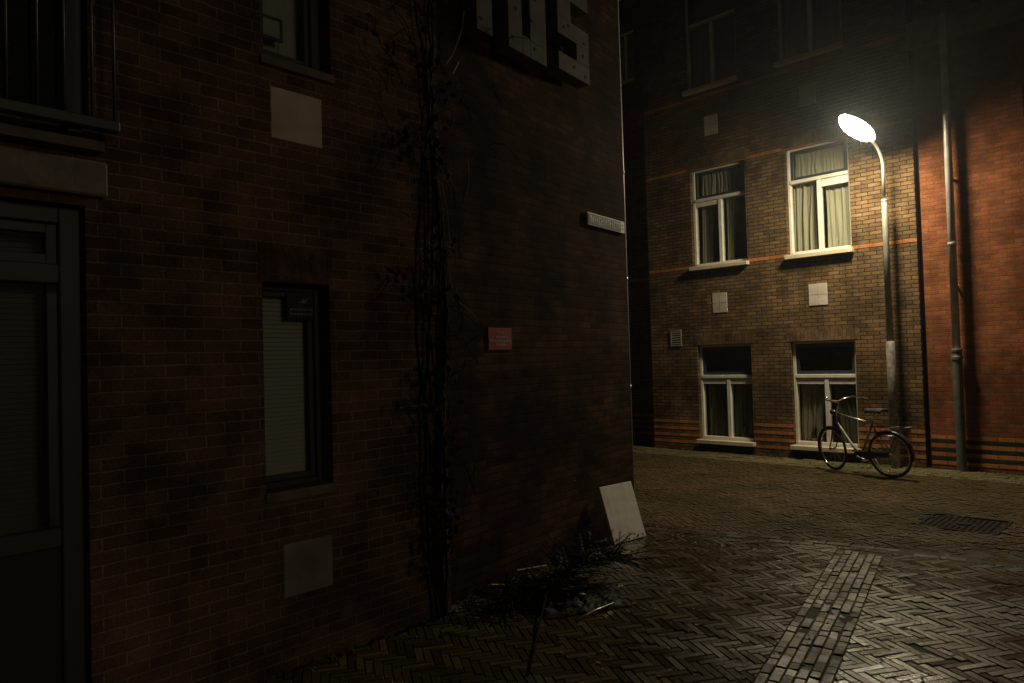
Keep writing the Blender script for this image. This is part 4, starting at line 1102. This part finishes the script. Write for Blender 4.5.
o = MB().tube([Vector((0, 0, 0)), (b-a)*.5+Vector((0, 0, .004)), b-a], .006, 8).build('metal_rod', 'alu', None, smooth=True); o.location = a
tag(o, 'thin bright metal rod lying on the paving in front of the rubbish', 'rod')
for (px, py, lb_) in ((552, 592, 'tiny white paper scrap in the middle of the branch heap'), (583, 603, 'white crumpled scrap on the black plastic bag'), (620, 588, 'white paper scrap lying right of the fir tree')):
    vs = []; r2 = random.Random(px)
    for i in range(5):
        for j in range(5): vs.append(((i-2)*.011, (j-2)*.008, .01*r2.random()+.004))
    fs = [(i*5+j, (i+1)*5+j, (i+1)*5+j+1, i*5+j+1) for i in range(4) for j in range(4)]
    o = MB().add(vs, fs).build('paper_scrap', 'paper', None, solid=.0015); p = gp(px, py); o.location = (p.x, p.y, .09 if px == 552 else .06 if px == 583 else .01); o.rotation_euler = (0, 0, r2.random()*6)
    tag(o, lb_, 'paper scrap', 'white scraps in the rubbish')

# ------------------------------------------------------------------ LAMP HALO
hz_ = MB().box(-70, 70, -70, 70, -1.5, 16).build('lamp_halo', 'base_dirt'); hz_['kind'] = 'stuff'  # thin scattering volume added to give the lamp a halo
hm = bpy.data.materials.new('lamp halo volume'); hm.use_nodes = True; nt = hm.node_tree; nt.nodes.clear()
out = N(nt, 'ShaderNodeOutputMaterial'); pv = N(nt, 'ShaderNodeVolumePrincipled'); pv.inputs['Color'].default_value = (.85, .92, 1, 1); pv.inputs['Density'].default_value = .0011; pv.inputs['Anisotropy'].default_value = .78
L(nt, pv.outputs[0], out.inputs['Volume']); hz_.data.materials[0] = hm
# ------------------------------------------------------------------ LIGHT
wd_ = bpy.data.worlds.new('World'); scene.world = wd_; wd_.use_nodes = True
nt = wd_.node_tree; nt.nodes.clear()
out = N(nt, 'ShaderNodeOutputWorld'); bg = N(nt, 'ShaderNodeBackground'); sky = N(nt, 'ShaderNodeTexSky'); sky.sky_type = 'NISHITA'; sky.sun_disc = False
sky.sun_elevation = R(2); sky.sun_rotation = R(200)
bc = mixc(nt, .93, sky.outputs[0], rgb(1.0, .82, .66))
L(nt, bc, bg.inputs[0]); bg.inputs[1].default_value = .012
L(nt, bg.outputs[0], out.inputs[0])

sn_ = bpy.data.lights.new('wall_fill', 'SUN'); sn_.energy = .095; sn_.angle = R(14); sn_.color = (1.0, .83, .60)  # soft sun added to light the left wall, for an unseen street lamp
so = bpy.data.objects.new('wall_fill', sn_); C.objects.link(so)
so.rotation_euler = Vector((.80, -.58, .22)).to_track_quat('Z', 'Y').to_euler()
vs_ = scene.view_settings; vs_.view_transform = 'Standard'; vs_.look = 'None'; vs_.exposure = 0; vs_.gamma = 1
scene.render.engine = 'CYCLES'
scene.render.resolution_x = W; scene.render.resolution_y = H
